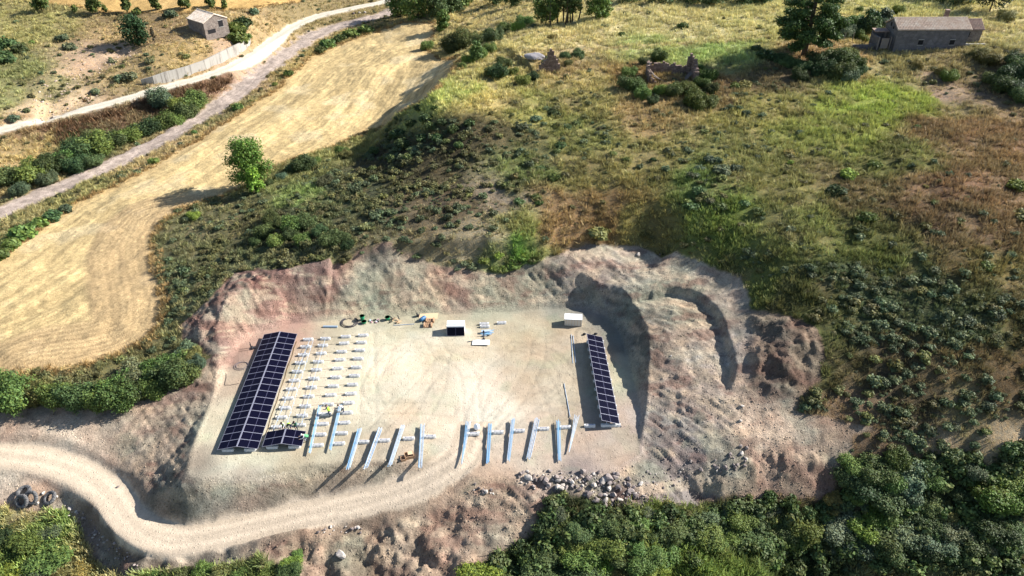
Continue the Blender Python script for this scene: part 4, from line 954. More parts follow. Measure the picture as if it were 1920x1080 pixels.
for i in range(11):
    x, y = R.uniform(-.8, .8), R.uniform(-.4, .4); MB().bar((x, y, R.uniform(.05, .3)), (x + R.uniform(-.7, .7), y + R.uniform(-.6, .6), R.uniform(.05, .4)), .12, .06).obj('offcut', [M_WOOD, M_DARK, M_CARD][i % 3], e)
e = empty('tool_scatter', tuple(at(697, 603, 0)), 0); tag(e, 'scattered dark tools and pink rags right of the green buckets', 'tools')
for i in range(10): MB().box((R.uniform(-.8, .9), R.uniform(-.3, .4), .08), (R.uniform(.12, .4), R.uniform(.1, .25), R.uniform(.08, .2)), R.uniform(0, 3)).obj('tool', [M_DARK, newmat('pink_rag', (.50, .30, .30), .9), M_GALV][i % 3], e)
# bag, post feet at the far end of the right table
def blob(name, loc, dims, mat, seed, label=None, cat=None, parent=None, sub=2, amp=.25, group=None):
    bm = bmesh.new(); bmesh.ops.create_icosphere(bm, subdivisions=sub, radius=.5)
    from mathutils import noise
    for v in bm.verts:
        n_ = noise.noise(v.co * 2.3 + Vector((seed * 3.1, seed, 0))); n2_ = noise.cell(v.co * 2 + Vector((seed, 0, 0)))
        v.co *= 1 + amp * n_ + amp * .3 * n2_; v.co.x *= dims[0]; v.co.y *= dims[1]; v.co.z *= dims[2]; v.co.z = max(v.co.z, -dims[2] * .3)
    me = bpy.data.meshes.new(name); bm.to_mesh(me); bm.free(); me.materials.append(mat)
    return tag(link(name, me, parent, loc), label, cat, group)
p = at(894, 804, 0); blob('white_bag', (p[0], p[1], .3), (.75, .6, 1.0), M_WHITE, 3, 'full white bag standing at the edge of the wheel tracks', 'bag')
for i, (px, py, l) in enumerate(((1095.5, 627.5, 'dark tool bag at the left back corner of the right solar table'), (1117, 627, 'dark tool box behind the right solar table'))):
    p = at(px, py, 0); blob('tool_bag', (p[0], p[1], .12), (.5, .35, .35), M_DARK, i + 5, l, 'tool bag')
p = at(472, 652, 0); e = empty('tool_trolley', tuple(at(476, 653, 0)), .3); tag(e, 'small dark hand trolley left of the far end of the long solar table', 'trolley')
MB().box((0, 0, .12), (.55, .45, .08)).obj('trolley_base', M_DARK, e); MB().tube([(-.3, .2, .1), (-.35, .25, .95)], .05, 6).tube([(-.3, -.2, .1), (-.35, -.15, .95)], .05, 6).obj('handle', M_DARK, e); MB().tube([(-.2, -.3, .12), (-.2, .3, .12)], .13, 10).obj('wheel', M_DARK, e)

# ---- tyres by the access track
M_TYRE = newmat('worn_tyre', (.30, .29, .28), .9)
t = NT(M_TYRE); g = t.node('ShaderNodeTexCoord').outputs['Object']; t.l.new(t.mix(t.mrange(t.noise(g, 5, 5, .7), .4, .6, 0, 1), (.035, .035, .04, 1), (.17, .165, .16, 1)), t.b.inputs['Base Color'])
def tyre_mesh(R_=.80, w=.36):
    n, v, f = 40, [], []
    prof = [(.60, -.40), (.78, -.5), (.95, -.46), (1.0, -.3), (1.0, 0), (1.0, .3), (.95, .46), (.78, .5), (.60, .40), (.57, .2), (.66, 0), (.57, -.2)]
    for i in range(n):
        a = 2 * pi * i / n
        for k, (q, z) in enumerate(prof):
            rr = q * R_ * (1.035 if (k in (3, 4, 5) and i % 2) else 1); v.append((rr * cos(a), rr * sin(a), z * w))
    m = len(prof)
    for i in range(n):
        for k in range(m): f.append((i * m + k, ((i + 1) % n) * m + k, ((i + 1) % n) * m + (k + 1) % m, i * m + (k + 1) % m))
    return MB().add(v, f).mesh('tyre', M_TYRE)
TY = tyre_mesh()
for px, py, dz, rx, ry, rz, l in ((44, 946, .55, .8, -.5, .2, 'big old tyre leaning at the front left of the tyre heap'), (62, 940, .6, .8, -.45, .2, 'big old tyre standing tilted at the front right of the tyre heap'), (47, 926, .4, .15, -.1, .1, 'big old tyre lying flat behind the two leaning tyres'), (96, 939, .5, .4, -.35, 0, 'big old tyre lying apart to the right of the heap, soil inside it')):
    p = on(px, py); tag(link('tyre', TY, None, (p[0], p[1], p[2] + dz), (rx, ry, rz)), l, 'tyre', 'old tyres beside the track')

# ---- people
SKIN = newmat('skin', (.42, .25, .18), .6); TROU = newmat('dark_trousers', (.03, .035, .05), .9); SHIRT = newmat('grey_shirt', (.45, .46, .48), .9); SHIRTD = newmat('dark_shirt', (.06, .07, .1), .9)
VEST = newmat('hi_vis_vest', (.42, .75, .05), .7); VESTG = newmat('green_vest', (.10, .40, .16), .7); HAIR = newmat('dark_hair', (.03, .02, .015), .8); HELM = newmat('white_helmet', (.8, .8, .8), .4)
def person(px, py, facing, pose, shirt, vest, helmet, label, z=0):
    """joints in metres, x right, y forward; the body is one skinned surface"""
    p0 = at(px, py, z)
    bend = pose.get('bend', 0); sq = pose.get('squat', 0); arm = pose.get('arm', 0)
    hip = Vector((0, -.25 * sq - .12 * bend, .95 - .45 * sq)); up_v = Vector((0, sin(bend), cos(bend)))
    ch = hip + up_v * .30; nk = hip + up_v * .52; hd = nk + (up_v + Vector((0, .15, .25))).normalized() * .2
    J = [hip, ch, nk, hd, hd + up_v * .08]; E = [(0, 1), (1, 2), (2, 3), (3, 4)]; Rr = [.15, .17, .08, .095, .09]
    def chain(par, ps, rs):
        k = par
        for q_, r_ in zip(ps, rs): J.append(q_); Rr.append(r_); E.append((k, len(J) - 1)); k = len(J) - 1
        return k
    for s in (-1, 1):
        st2 = pose.get('stride', 0) * s
        knee = Vector((s * (.11 + .08 * sq), .28 * sq + .5 * st2 * .4 + .05, .50 - .05 * sq)); ank = Vector((s * .13, st2 * .35 - .05, .09)); toe = ank + Vector((s * .02, .2, -.04))
        chain(0, [hip + Vector((s * .1, 0, -.06)), knee, ank, toe], [.105, .075, .05, .05])
        sh = nk + Vector((s * .2, 0, -.06)); fw = Vector((0, cos(arm) * 0, 0))
        el = sh + Vector((s * .08, sin(arm) * .26, -cos(arm) * .26)); wr = el + Vector((-s * .04, sin(arm + .5) * .25, -cos(arm + .5) * .25)); ha = wr + (wr - el).normalized() * .09
        kk = chain(2, [sh, el, wr, ha], [.075, .052, .036, .042])
        for fgr in range(3): chain(kk, [ha + (wr - el).normalized() * .07 + Vector(((fgr - 1) * .025, 0, 0))], [.014])
    me = bpy.data.meshes.new('person_body'); me.from_pydata([tuple(j) for j in J], E, []); o = bpy.data.objects.new('tmp', me); COL.objects.link(o)
    md = o.modifiers.new('s', 'SKIN'); sv = me.skin_vertices[0].data
    for i, r_ in enumerate(Rr): sv[i].radius = (r_, r_ * (.8 if i < 2 else 1))
    sv[0].use_root = True; o.modifiers.new('b', 'SUBSURF').levels = 2
    dg = bpy.context.evaluated_depsgraph_get(); bm_ = bpy.data.meshes.new_from_object(o.evaluated_get(dg)); bpy.data.objects.remove(o)
    bm_.materials.clear()
    for m_ in (TROU, shirt, SKIN): bm_.materials.append(m_)
    hands = [J[k] for k in range(len(J)) if Rr[k] in (.014, .042)]
    for pl in bm_.polygons:
        c = pl.center; d_ = min((c - h_).length for h_ in hands)
        a_ = (c - hip).dot(up_v)
        pl.material_index = 2 if d_ < .09 or (c - hd).length < .16 else (1 if a_ > .06 and c.z > .5 - .3 * sq else 0); pl.use_smooth = True
    e = empty('person', (p0[0], p0[1], z), facing); tag(e, label, 'person', 'workers on the pad')
    link('person_body', bm_, e)
    f0 = Vector((0, cos(bend), -sin(bend)))
    if vest:
        m = MB(); rings = []
        for k, (a_, rx, ry) in enumerate(((.0, .185, .15), (.15, .195, .155), (.32, .21, .165), (.46, .19, .13), (.50, .11, .10))):
            c = hip + up_v * a_; rings.append([c + Vector((1, 0, 0)) * rx * cos(2 * pi * i / 14) + f0 * ry * sin(2 * pi * i / 14) for i in range(14)])
        v = [q_ for r_ in rings for q_ in r_]; f = [(i * 14 + k, i * 14 + (k + 1) % 14, (i + 1) * 14 + (k + 1) % 14, (i + 1) * 14 + k) for i in range(4) for k in range(14)]
        m.add(v, f).obj('vest', vest, e, True)
    hm = MB(); c = hd + up_v * .05; v = []; 
    for i in range(5):
        ph = i / 4 * pi * .55; 
        for k in range(12): v.append(c + (Vector((cos(2 * pi * k / 12), 0, 0)) + f0 * sin(2 * pi * k / 12)) * .125 * max(.02, sin(ph)) + up_v * .125 * cos(ph))
    hm.add(v, [(i * 12 + k, i * 12 + (k + 1) % 12, (i + 1) * 12 + (k + 1) % 12, (i + 1) * 12 + k) for i in range(4) for k in range(12)]).obj('helmet' if helmet else 'hair', HELM if helmet else HAIR, e, True)
    fc = MB(); fpos = hd + f0 * .10
    fc.box(fpos, (.03, .045, .05)).obj('nose', SKIN, e); ey = MB()
    for s in (-1, 1): ey.box(fpos + Vector((s * .04, -.012, 0)) + up_v * .03, (.025, .01, .015))
    ey.obj('eyes', M_DARK, e)
    return e
person(533.5, 807, pi, dict(bend=.6, arm=1.0), SHIRT, VEST, False, 'worker in hi-vis vest bending at the back of the short table, leftmost of three')
person(543.5, 806, pi + .3, dict(bend=.95, arm=1.1, squat=.3), SHIRTD, VEST, False, 'worker in bright vest crouching low at the back of the short table, middle of three')
person(556.5, 807, pi - .1, dict(bend=.4, arm=.8), SHIRTD, VESTG, False, 'worker in green vest behind the short table, rightmost of three')
person(575, 827, pi / 2 + .3, dict(bend=1.0, arm=.9, squat=.5), SHIRT, VESTG, True, 'worker in white helmet crouching against the right edge of the short table')
person(618.5, 780, 1.2, dict(bend=.35, arm=.7, stride=.5), SHIRTD, VEST, False, 'worker in yellow vest and dark trousers standing between the two block columns')
person(643.5, 775, 2.0, dict(bend=.75, arm=1.0, stride=.4), SHIRT, None, False, 'worker in white shirt bending over the fourth block column')
# ------------------------------------------------------------------ buildings and walls
def stone_mat(name, a, b, mortar, sc=1.6, bumpy=.5):
    m = newmat(name, rough=.95, spec=.1); t = NT(m); g = t.node('ShaderNodeTexCoord').outputs['Object']
    mp = t.node('ShaderNodeMapping'); mp.inputs['Scale'].default_value = (1, 1, 1.9); t.l.new(g, mp.inputs[0])
    vo = t.node('ShaderNodeTexVoronoi'); vo.inputs['Scale'].default_value = sc; t.l.new(mp.outputs[0], vo.inputs['Vector'])
    vd = t.node('ShaderNodeTexVoronoi', feature='DISTANCE_TO_EDGE'); vd.inputs['Scale'].default_value = sc; t.l.new(mp.outputs[0], vd.inputs['Vector'])
    s_ = t.node('ShaderNodeSeparateColor'); t.l.new(vo.outputs['Color'], s_.inputs[0])
    c = t.mix(s_.outputs[0], (*a, 1), (*b, 1)); c = t.mix(t.mrange(vd.outputs['Distance'], .02, .08, 1, 0), c, (*mortar, 1))
    n_ = t.noise(g, 1.2, 5, .7); c = t.scale(c, t.mrange(n_, .3, .7, .75, 1.2)); t.l.new(c, t.b.inputs['Base Color'])
    t.bump(t.mrange(vd.outputs['Distance'], 0, .12, 0, 1), bumpy, .06); return m
M_ST = stone_mat('rubble_stone', (.15, .12, .105), (.26, .215, .185), (.20, .18, .16), 2.2)
M_STG = stone_mat('grey_render_wall', (.12, .115, .12), (.17, .16, .165), (.13, .12, .12), 1.0, .2)
M_STR2 = stone_mat('ruin_stone', (.17, .12, .10), (.30, .22, .18), (.12, .09, .07), 2.0)
def tile_mat(name, a, b, c_):
    m = newmat(name, rough=.9); t = NT(m); g = t.node('ShaderNodeTexCoord').outputs['Object']
    vo = t.node('ShaderNodeTexVoronoi'); vo.inputs['Scale'].default_value = 3.5; t.l.new(g, vo.inputs['Vector']); s_ = t.node('ShaderNodeSeparateColor'); t.l.new(vo.outputs['Color'], s_.inputs[0])
    c = t.mix(s_.outputs[0], (*a, 1), (*b, 1)); c = t.mix(t.mrange(t.noise(g, .9, 5, .7), .45, .65, 0, .8), c, (*c_, 1)); t.l.new(c, t.b.inputs['Base Color']); return m
M_TILE = tile_mat('weathered_roof_tile', (.42, .31, .24), (.56, .44, .34), (.62, .55, .46))
M_TILE2 = tile_mat('dark_roof_tile', (.26, .17, .14), (.36, .26, .20), (.22, .17, .14))
M_TILE3 = tile_mat('pale_shed_tile', (.52, .42, .33), (.66, .56, .46), (.70, .62, .54))
M_HOLE = newmat('dark_inside', (.012, .012, .014), .9); M_WPLAST = newmat('pale_plaster', (.32, .31, .29), .9); M_OLDW = newmat('grey_old_wood', (.20, .17, .15), .9)

def gable(name, L, Wd, H, R_, wall, tile, ov=.25, ncol=None, thick=.12, parent=None, e=None, tiles=True):
    """house body along local X; ridge along X at height R_"""
    a, b = L / 2, Wd / 2
    v = [(-a, -b, -1.2), (a, -b, -1.2), (a, b, -1.2), (-a, b, -1.2), (-a, -b, H), (a, -b, H), (a, b, H), (-a, b, H), (-a, 0, R_), (a, 0, R_)]
    MB().add(v, [(0, 1, 5, 4), (1, 2, 6, 9, 5), (2, 3, 7, 6), (3, 0, 4, 8, 7)]).obj('wall', wall, e)
    sl = math.atan2(R_ - H, b); S_ = (b + ov) / cos(sl)
    for s in (-1, 1):
        r_ = MB(); mt = Matrix.Rotation(-s * sl, 3, 'X')
        c = Vector((0, s * (b + ov) / 2, R_ - (b + ov) / 2 * math.tan(sl) + .06)); r_.box(c, (L + 2 * ov, S_, thick), mat=mt); ro = r_.obj('roof', tile, e)
        if tiles:
            n = int((L + 2 * ov) / .30); tm = MB(); rows = int(S_ / .42)
            for i in range(n):
                x = -(L + 2 * ov) / 2 + .15 + i * .30
                for j in range(rows):
                    q0 = (j + .0) * S_ / rows; q1 = (j + 1.08) * S_ / rows
                    P = []
                    jx = random.uniform(-.02, .02); jz = random.uniform(0, .025)
                    for q, lift in ((q0, .0), (min(q1, S_), .035)):
                        yy = s * q * cos(sl); zz = R_ - q * sin(sl) + .13 + lift + jz
                        for k, (dx_, dz_) in enumerate(((-.10, 0), (-.055, .07), (.055, .07), (.10, 0))): P.append((x + jx + dx_, yy, zz + dz_))
                    f = [(0, 1, 5, 4), (1, 2, 6, 5), (2, 3, 7, 6), (4, 5, 6, 7)]
                    tm.add(P, f if s > 0 else [tuple(reversed(q_)) for q_ in f])
            to = tm.obj('roof_tiles', tile, ro); to['kind'] = 'stuff'
    MB().tube([(-a - ov, 0, R_ + .16), (a + ov, 0, R_ + .16)], .13, 8).obj('ridge_tile', tile, e)
def opening(e, c, w, h, face, mat=M_HOLE, frame=None, name='window'):
    """face: 'front' (-Y), 'left' (-X) or 'right'(+X)"""
    x, y, z = c
    if face == 'front': o = MB().box((x, y - .012, z), (w, .05, h)).obj(name, mat, e); fr = [((x, y - .05, z - h / 2 - .06), (w + .2, .12, .1)), ((x, y - .04, z + h / 2 + .06), (w + .2, .10, .12))]
    else: 
        s = -1 if face == 'left' else 1; o = MB().box((x + s * .012, y, z), (.05, w, h)).obj(name, mat, e); fr = [((x + s * .05, y, z - h / 2 - .06), (.12, w + .2, .1)), ((x + s * .04, y, z + h / 2 + .06), (.10, w + .2, .12))]
    if frame: MB().box(*fr[0]).obj('sill', frame, o); MB().box(*fr[1]).obj('lintel', frame, o)
# farmhouse: front wall foot from about (1672,92) to (1795,74) in the photograph
zf = 18.2
A_ = at(1674, 93, zf); B_ = A_ + np.array([14.2, 0.15, 0]); d_ = B_ - A_; Lh = float(np.hypot(d_[0], d_[1])); rz = math.atan2(d_[1], d_[0])
print('farmhouse length', Lh, ground(A_[0], A_[1]), ground(B_[0], B_[1]))
Wh = 5.4; nrm = np.array([-sin(rz), cos(rz)])
mid = (A_[:2] + B_[:2]) / 2 + nrm * Wh / 2
e = empty('farmhouse', (mid[0], mid[1], zf - .2), rz); tag(e, 'long grey stone farmhouse with weathered tiled roof on the plateau at top right', 'farmhouse')
gable('farmhouse', Lh, Wh, 4.1, 5.5, M_STG, M_TILE, e=e)
for x in (-Lh * .14, Lh * .30): opening(e, (x, -Wh / 2, 1.6), .95, .95, 'front', frame=M_WPLAST)
opening(e, (-Lh / 2, .6, 4.3), .5, .7, 'left'); opening(e, (-Lh / 2, -.6, 3.9), .4, .5, 'left')
opening(e, (-Lh / 2, .2, 1.2), 1.2, 2.0, 'left', M_OLDW, name='door')
c = MB().box((Lh * .27, 1.5, 5.9), (.65, .65, 1.6)).obj('chimney', M_STR2, e); MB().box((Lh * .27, 1.5, 6.75), (.8, .8, .12)).obj('chimney_cap', M_TILE2, c)
# annex to the right, lower walled court to the left
e2 = empty('farm_annex', (mid[0] + cos(rz) * (Lh / 2 + 1.75) - sin(rz) * .8, mid[1] + sin(rz) * (Lh / 2 + 1.75) + cos(rz) * .8, zf + .2), rz + .0); tag(e2, 'low brown annex with dark tiles against the right end of the farmhouse', 'annex')
gable('annex', 3.4, 4.0, 3.3, 4.6, M_ST, M_TILE2, e=e2); opening(e2, (-1.0, -2.0, 2.3), .7, 1.0, 'front')
o = MB().box((0, 0, -.3), (4.2, .35, 2.6)).box((0, 0, 1.05), (4.2, .4, .10)).obj('terrace_wall', M_WPLAST, loc=tuple(mid) + (zf - .1,), rot=(0, 0, rz)); o.location = (mid[0] + cos(rz) * (Lh / 2 + 2.1) + sin(rz) * 2.3, mid[1] + sin(rz) * (Lh / 2 + 2.1) - cos(rz) * 2.3, zf - .1); tag(o, 'pale terrace wall in front of the low brown annex', 'wall')
e3 = empty('stone_lean_to', (mid[0] - cos(rz) * (Lh / 2 + 1.5), mid[1] - sin(rz) * (Lh / 2 + 1.5), zf - .2), rz); tag(e3, 'open stone lean-to with a gate at the left end of the farmhouse', 'lean-to')
MB().box((-.2, 1.6, 1.3), (2.6, .35, 3.2)).box((-1.3, -.2, 1.0), (.35, 3.2, 2.6)).obj('wall', M_STG, e3); MB().box((-.1, 1.0, 3.0), (2.9, 1.8, .14), mat=Matrix.Rotation(.12, 3, 'X')).obj('roof', M_TILE2, e3)
MB().box((-.1, -1.9, 1.2), (1.5, .08, 2.0)).obj('gate', M_OLDW, e3); MB().box((-1.4, -1.9, 1.2), (.18, .18, 2.6)).box((1.0, -1.9, 1.2), (.18, .18, 2.6)).obj('gate_post', M_OLDW, e3)
e4 = empty('yard_wall', (mid[0] - cos(rz) * (Lh / 2 + 4.2), mid[1] - sin(rz) * (Lh / 2 + 4.2) - .9, zf - .5), rz); tag(e4, 'low rough grey yard wall between the pine and the farmhouse', 'wall')
for k in range(9): MB().box((-2.8 + .62 * k, random.uniform(-.04, .04), .35), (.58, .4, 1.2 + .25 * (k % 3) * (k > 4))).obj('wall_section', M_STG, e4)
for k, px in enumerate((1582, 1598, 1611)):
    p = on(px, 76); tag(MB().tube([(0, 0, -.2), (.05, 0, 1.7)], .05, 6).obj('fence_post', M_OLDW, loc=tuple(p)), 'thin wooden fence post, %s from the left between the pine and the farmhouse' % ('first', 'second', 'third')[k], 'fence post', 'fence posts near the farmhouse')

# field shed at the top left: corner nearest the viewer at (368,66), right corner (425,60), left corner (350,38)
zs = ground(*on(368, 66)[:2]); C0 = at(368, 67, zs); C1 = at(425, 60, zs); d_ = C1 - C0; Wf = float(np.hypot(*d_[:2])); rzs = math.atan2(d_[1], d_[0]); print('shed front', Wf, zs)
Ls = 7.0
# gable front faces the viewer: ridge along local X, so the local X axis points away from the viewer
nrm = np.array([-sin(rzs), cos(rzs)]); mid = C0[:2] + d_[:2] / 2 + nrm * Ls / 2
# skew to show the left wall
e = empty('field_shed', (mid[0], mid[1], zs - .1), rzs + pi / 2 + radians(24)); tag(e, 'small stone field shed with pale gabled roof above the retaining wall', 'shed')
Wf2 = Wf * .82
gable('shed', Ls, Wf2, 3.3, 4.9, M_ST, M_TILE3, ov=.15, e=e)
e.scale = (1.1, 1.1, 1.0)
opening(e, (-Ls / 2, -1.3, 2.3), 1.2, 1.6, 'left', frame=M_WPLAST); opening(e, (-Ls / 2, 1.4, .9), 2.0, 1.0, 'left', name='low_opening')

# concrete retaining wall along the road, in cast sections
WALL = [(266, 158), (290, 158), (312, 155), (350, 144), (387, 131), (415, 119), (440, 107), (462, 92), (471, 81)]
HT = [1.1, 1.9, 2.5, 2.4, 2.4, 2.7, 2.8, 2.2, 1.4]
M_RW = newmat('cast_concrete', (.55, .53, .48), .9); t = NT(M_RW); g = t.node('ShaderNodeTexCoord').outputs['Object']
mp = t.node('ShaderNodeMapping'); mp.inputs['Scale'].default_value = (1.6, 1.6, .12); t.l.new(g, mp.inputs[0])
t.l.new(t.mix(t.mrange(t.noise(mp.outputs[0], 1.0, 5, .7), .5, .68, 0, 1), (.34, .32, .285, 1), (.15, .135, .12, 1)), t.b.inputs['Base Color'])
W3 = [on(*p) for p in WALL]; W3s = smooth_line([tuple(p) + (h,) for p, h in zip(W3, HT)], 1)
e = empty('retaining_wall', tuple(W3[0])); tag(e, 'pale streaked concrete retaining wall curving along the gravel road', 'retaining wall')
for i in range(len(W3s) - 1):
    a_, b_ = W3s[i], W3s[i + 1]; o0 = np.array(W3[0]); za = a_[2] - o0[2]; zb = b_[2] - o0[2]
    d2 = (b_ - a_)[:2]; L_ = np.hypot(*d2); n_ = np.array([-d2[1], d2[0]]) / L_; g_ = .02 / L_
    pa = (a_[:2] - o0[:2]) + d2 * g_; pb = (b_[:2] - o0[:2]) - d2 * g_; th = .35; of = (i % 2) * .005
    v = [(*(pa - n_ * of), za - .8), (*(pb - n_ * of), zb - .8), (*(pb + n_ * th), zb - .8), (*(pa + n_ * th), za - .8)] + [(*(pa - n_ * of), za + a_[3]), (*(pb - n_ * of), zb + b_[3]), (*(pb + n_ * th), zb + b_[3]), (*(pa + n_ * th), za + a_[3])]
    MB().add(v, [(3, 2, 1, 0), (4, 5, 6, 7), (0, 1, 5, 4), (1, 2, 6, 5), (2, 3, 7, 6), (3, 0, 4, 7)]).obj('wall_section', M_RW, e)

# ruins on the plateau edge
def ragged(e, p, q, h0, h1, seed, th=.55, n=None, mat=None):
    """broken rubble wall of stacked stones from p to q (local), heights h0 -> h1"""
    R = random.Random(seed); p = Vector(p); q = Vector(q); L = (q - p).length; d = (q - p).normalized(); rzw = math.atan2(d.y, d.x); st_ = .42; m = MB(); k = 0
    while k * st_ < L:
        f_ = k * st_ / L; hh = (h0 + (h1 - h0) * f_) * (1 + .18 * R.uniform(-1, 1)); z = -.8
        while z < hh:
            hs = R.uniform(.22, .36); m.box(p + d * (k * st_ + st_ / 2) + Vector((0, 0, z + hs / 2)), (st_ * R.uniform(.9, 1.02), th * R.uniform(.85, 1.12), hs), rzw + R.uniform(-.07, .07)); z += hs * .99
        k += 1
    o = m.obj('wall_stones', mat or M_STR2, e); o['kind'] = 'stuff'; return o
zr = ground(*on(1220, 160)[:2]); a_ = at(1218, 158, zr); b_ = at(1304, 158, zr); w_ = b_[0] - a_[0]; print('ruin', w_, zr)
e = empty('ruined_house', (a_[0], a_[1], zr), 0); tag(e, 'roofless ruined stone house with one tall corner, ringed by green bushes', 'ruin')
ragged(e, (0, 0, 0), (0, 4.2, 0), 2.0, 2.6, 1); ragged(e, (0, 4.4, 0), (w_, 4.4, 0), 2.5, 2.1, 2); ragged(e, (w_, 4.2, 0), (w_, .2, 0), 3.9, 2.2, 3, .8); ragged(e, (w_ - 1.2, 4.0, 0), (w_ - .3, 3.9, 0), 3.6, 4.1, 5, .8); ragged(e, (0, 0, 0), (1.0, 0, 0), 1.2, .3, 4)
for k in range(5): MB().bar((.3 + .1 * k, 3.6 - .6 * k, 2.0 - .2 * k), (1.6 + .5 * k, 2.2 - .5 * k, .1), .12, .1).obj('fallen_beam', M_OLDW, e)
for k in range(5): MB().bar((w_ - .5, 2.8 - .4 * k, 1.7), (w_ - 2.2 - .1 * k, 2.0 - .4 * k, .1), .1, .1).obj('fallen_beam', M_OLDW, e)
MB().tube([(.25, 3.4, 0), (.25, 3.4, 3.1)], .08, 6).obj('standing_post', M_WPLAST, e)
zr = ground(*on(1022, 134)[:2]); a_ = at(1012, 134, zr); b_ = at(1047, 136, zr)
e = empty('ruined_gable', (a_[0], a_[1], zr), .15); tag(e, 'pointed fragment of a ruined gable wall beside a heap of grey rubble', 'ruin')
w_ = b_[0] - a_[0]; ragged(e, (-.6, 0, 0), (w_ * .62, 0, 0), .3, 4.4, 7, .6, mat=M_STR2); ragged(e, (w_ * .64, 0, 0), (w_, 0, 0), 4.2, .9, 8, .6, mat=M_STR2)
# ------------------------------------------------------------------ stones
def rock_mat(name, a, b):
    m = newmat(name, rough=.95, spec=.15); t = NT(m); g = t.node('ShaderNodeNewGeometry').outputs['Position']; oi = t.node('ShaderNodeObjectInfo').outputs['Random']
    c = t.mix(t.math('ADD', t.math('MULTIPLY', oi, .7), t.math('MULTIPLY', t.noise(g, 4, 4, .7), .3)), (*a, 1), (*b, 1)); t.l.new(t.scale(c, t.mrange(t.noise(g, 9, 4, .7), .3, .7, .8, 1.2)), t.b.inputs['Base Color']); return m
M_ROCK = rock_mat('boulder_stone', (.13, .105, .10), (.32, .27, .245)); M_ROCKP = rock_mat('pale_stone', (.34, .30, .26), (.52, .47, .42))
from mathutils import noise as mnoise
def rock_mesh(seed, sub=2, mat=None, name='boulder'):
    R = random.Random(seed); bm = bmesh.new(); bmesh.ops.create_icosphere(bm, subdivisions=sub, radius=.5)
    pl = [(Vector((R.gauss(0, 1), R.gauss(0, 1), R.gauss(0, 1))).normalized(), R.uniform(.25, .42)) for _ in range(14)]
    for v in bm.verts:
        for n_, d in pl:
            k = v.co.dot(n_) - d
            if k > 0: v.co -= n_ * k
        v.co *= 1 + .14 * mnoise.noise(v.co * 3 + Vector((seed, 0, 0)))
    s = (R.uniform(.9, 1.2), R.uniform(.7, 1), R.uniform(.6, .85))
    for v in bm.verts: v.co.x *= s[0]; v.co.y *= s[1]; v.co.z *= s[2]
    me = bpy.data.meshes.new(name); bm.to_mesh(me); bm.free(); me.materials.append(mat or M_ROCK); return me
ROCKS = [rock_mesh(i) for i in range(8)]; ROCKP = [rock_mesh(20 + i, mat=M_ROCKP) for i in range(3)]
def boulder(px, py, spx, label, pale=False, group='boulders below the pad', rnd=random):
    p = on(px, py); k = np.hypot(np.hypot(p[0], p[1]), CH - p[2]) / FPX; s = spx * k * .95
    o = link('boulder', rnd.choice(ROCKP if pale else ROCKS), None, (p[0], p[1], p[2] + s * .22), (rnd.uniform(-.4, .4), rnd.uniform(-.4, .4), rnd.uniform(0, 6.28)), (s, s, s))
    tag(o, label, 'boulder', group); return o
BIG = [(1090, 873, 0, 0)] 
for px, py, s, pale, l in ((640, 1042, 22, 1, 'tall pale upright boulder in the shaded hollows of the lower bank'), (660, 993, 11, 0, 'rounded grey boulder on the lower bank, left of its pale neighbour'), (671, 990, 10, 1, 'pale boulder on the lower bank just below the access track'),
        (1140, 900, 22, 0, 'largest flat brown boulder in the stone band below the pad'), (1142, 918, 14, 1, 'rounded pale boulder in front of the largest flat one'), (1160, 916, 17, 0, 'big grey-brown boulder right of the rounded pale one'), (1091, 912, 10, 1, 'bright white boulder in the left of the stone band'), (1201, 908, 12, 1, 'lone pale upright boulder right of the main stone band'),
        (1068, 903, 14, 0, 'slab-like boulder near the left end of the stone band'), (1052, 915, 12, 0, 'boulder at the low left corner of the stone band'), (1344, 879, 13, 0, 'upright grey boulder at the left of the small stone cluster on the right'), (1359, 877, 10, 0, 'rounded boulder in the middle of the small stone cluster on the right'), (1390, 852, 11, 1, 'pale round boulder at the top of the small stone cluster on the right'),
        (1314, 883, 12, 0, 'grey boulder half buried left of the small stone cluster'), (1388, 838, 9, 0, 'boulder at the very top of the small stone cluster on the right'), (1400, 841, 9, 0, 'boulder at the top right tip of the small stone cluster'), (1295, 866, 9, 0, 'brown boulder alone on the slope above the small cluster'), (912, 923, 11, 1, 'pale boulder in the short stone streak below the track'), (898, 916, 8, 0, 'dark boulder at the left end of the short stone streak'),
        (1388, 790, 9, 1, 'small white stone at the edge of the pale graded patch'), (1392, 762, 7, 1, 'small white stone on the graded strip beside the spoil heap'), (70, 945, 8, 1, 'pale stone between the tyres'), (82, 925, 7, 1, 'white stone behind the single tyre'), (107, 932, 5, 1, 'small pale stone right of the single tyre'), (132, 955, 9, 1, 'pale slab in the shaded bank below the track'), (222, 913, 7, 0, 'brown stone at the inner bend of the track'),
        (1165, 800, 5, 0, 'small stone by the front corner of the right solar table'), (1258, 668, 5, 1, 'white stone on the right bench'), (1238, 478, 6, 0, 'dark boulder on the rim of the cut, at its top right'), (1197, 478, 10, 1, 'pale eroded stone block near the rim of the cut'), (675, 25, 6, 1, 'white painted-looking stone right of the road at the top'), (684, 24, 6, 1, 'pale stone at the right end of the roadside row'), (663, 26, 6, 0, 'grey stone at the left end of the roadside row')):
    boulder(px, py, s, l, bool(pale), 'picked out boulders')
RR = random.Random(8)
def in_poly(px, py, P): return bool(inside(np.array([px]), np.array([py]), P)[0])
SIDE = ('at its left end', 'left of its middle', 'in its middle', 'right of its middle', 'at its right end')
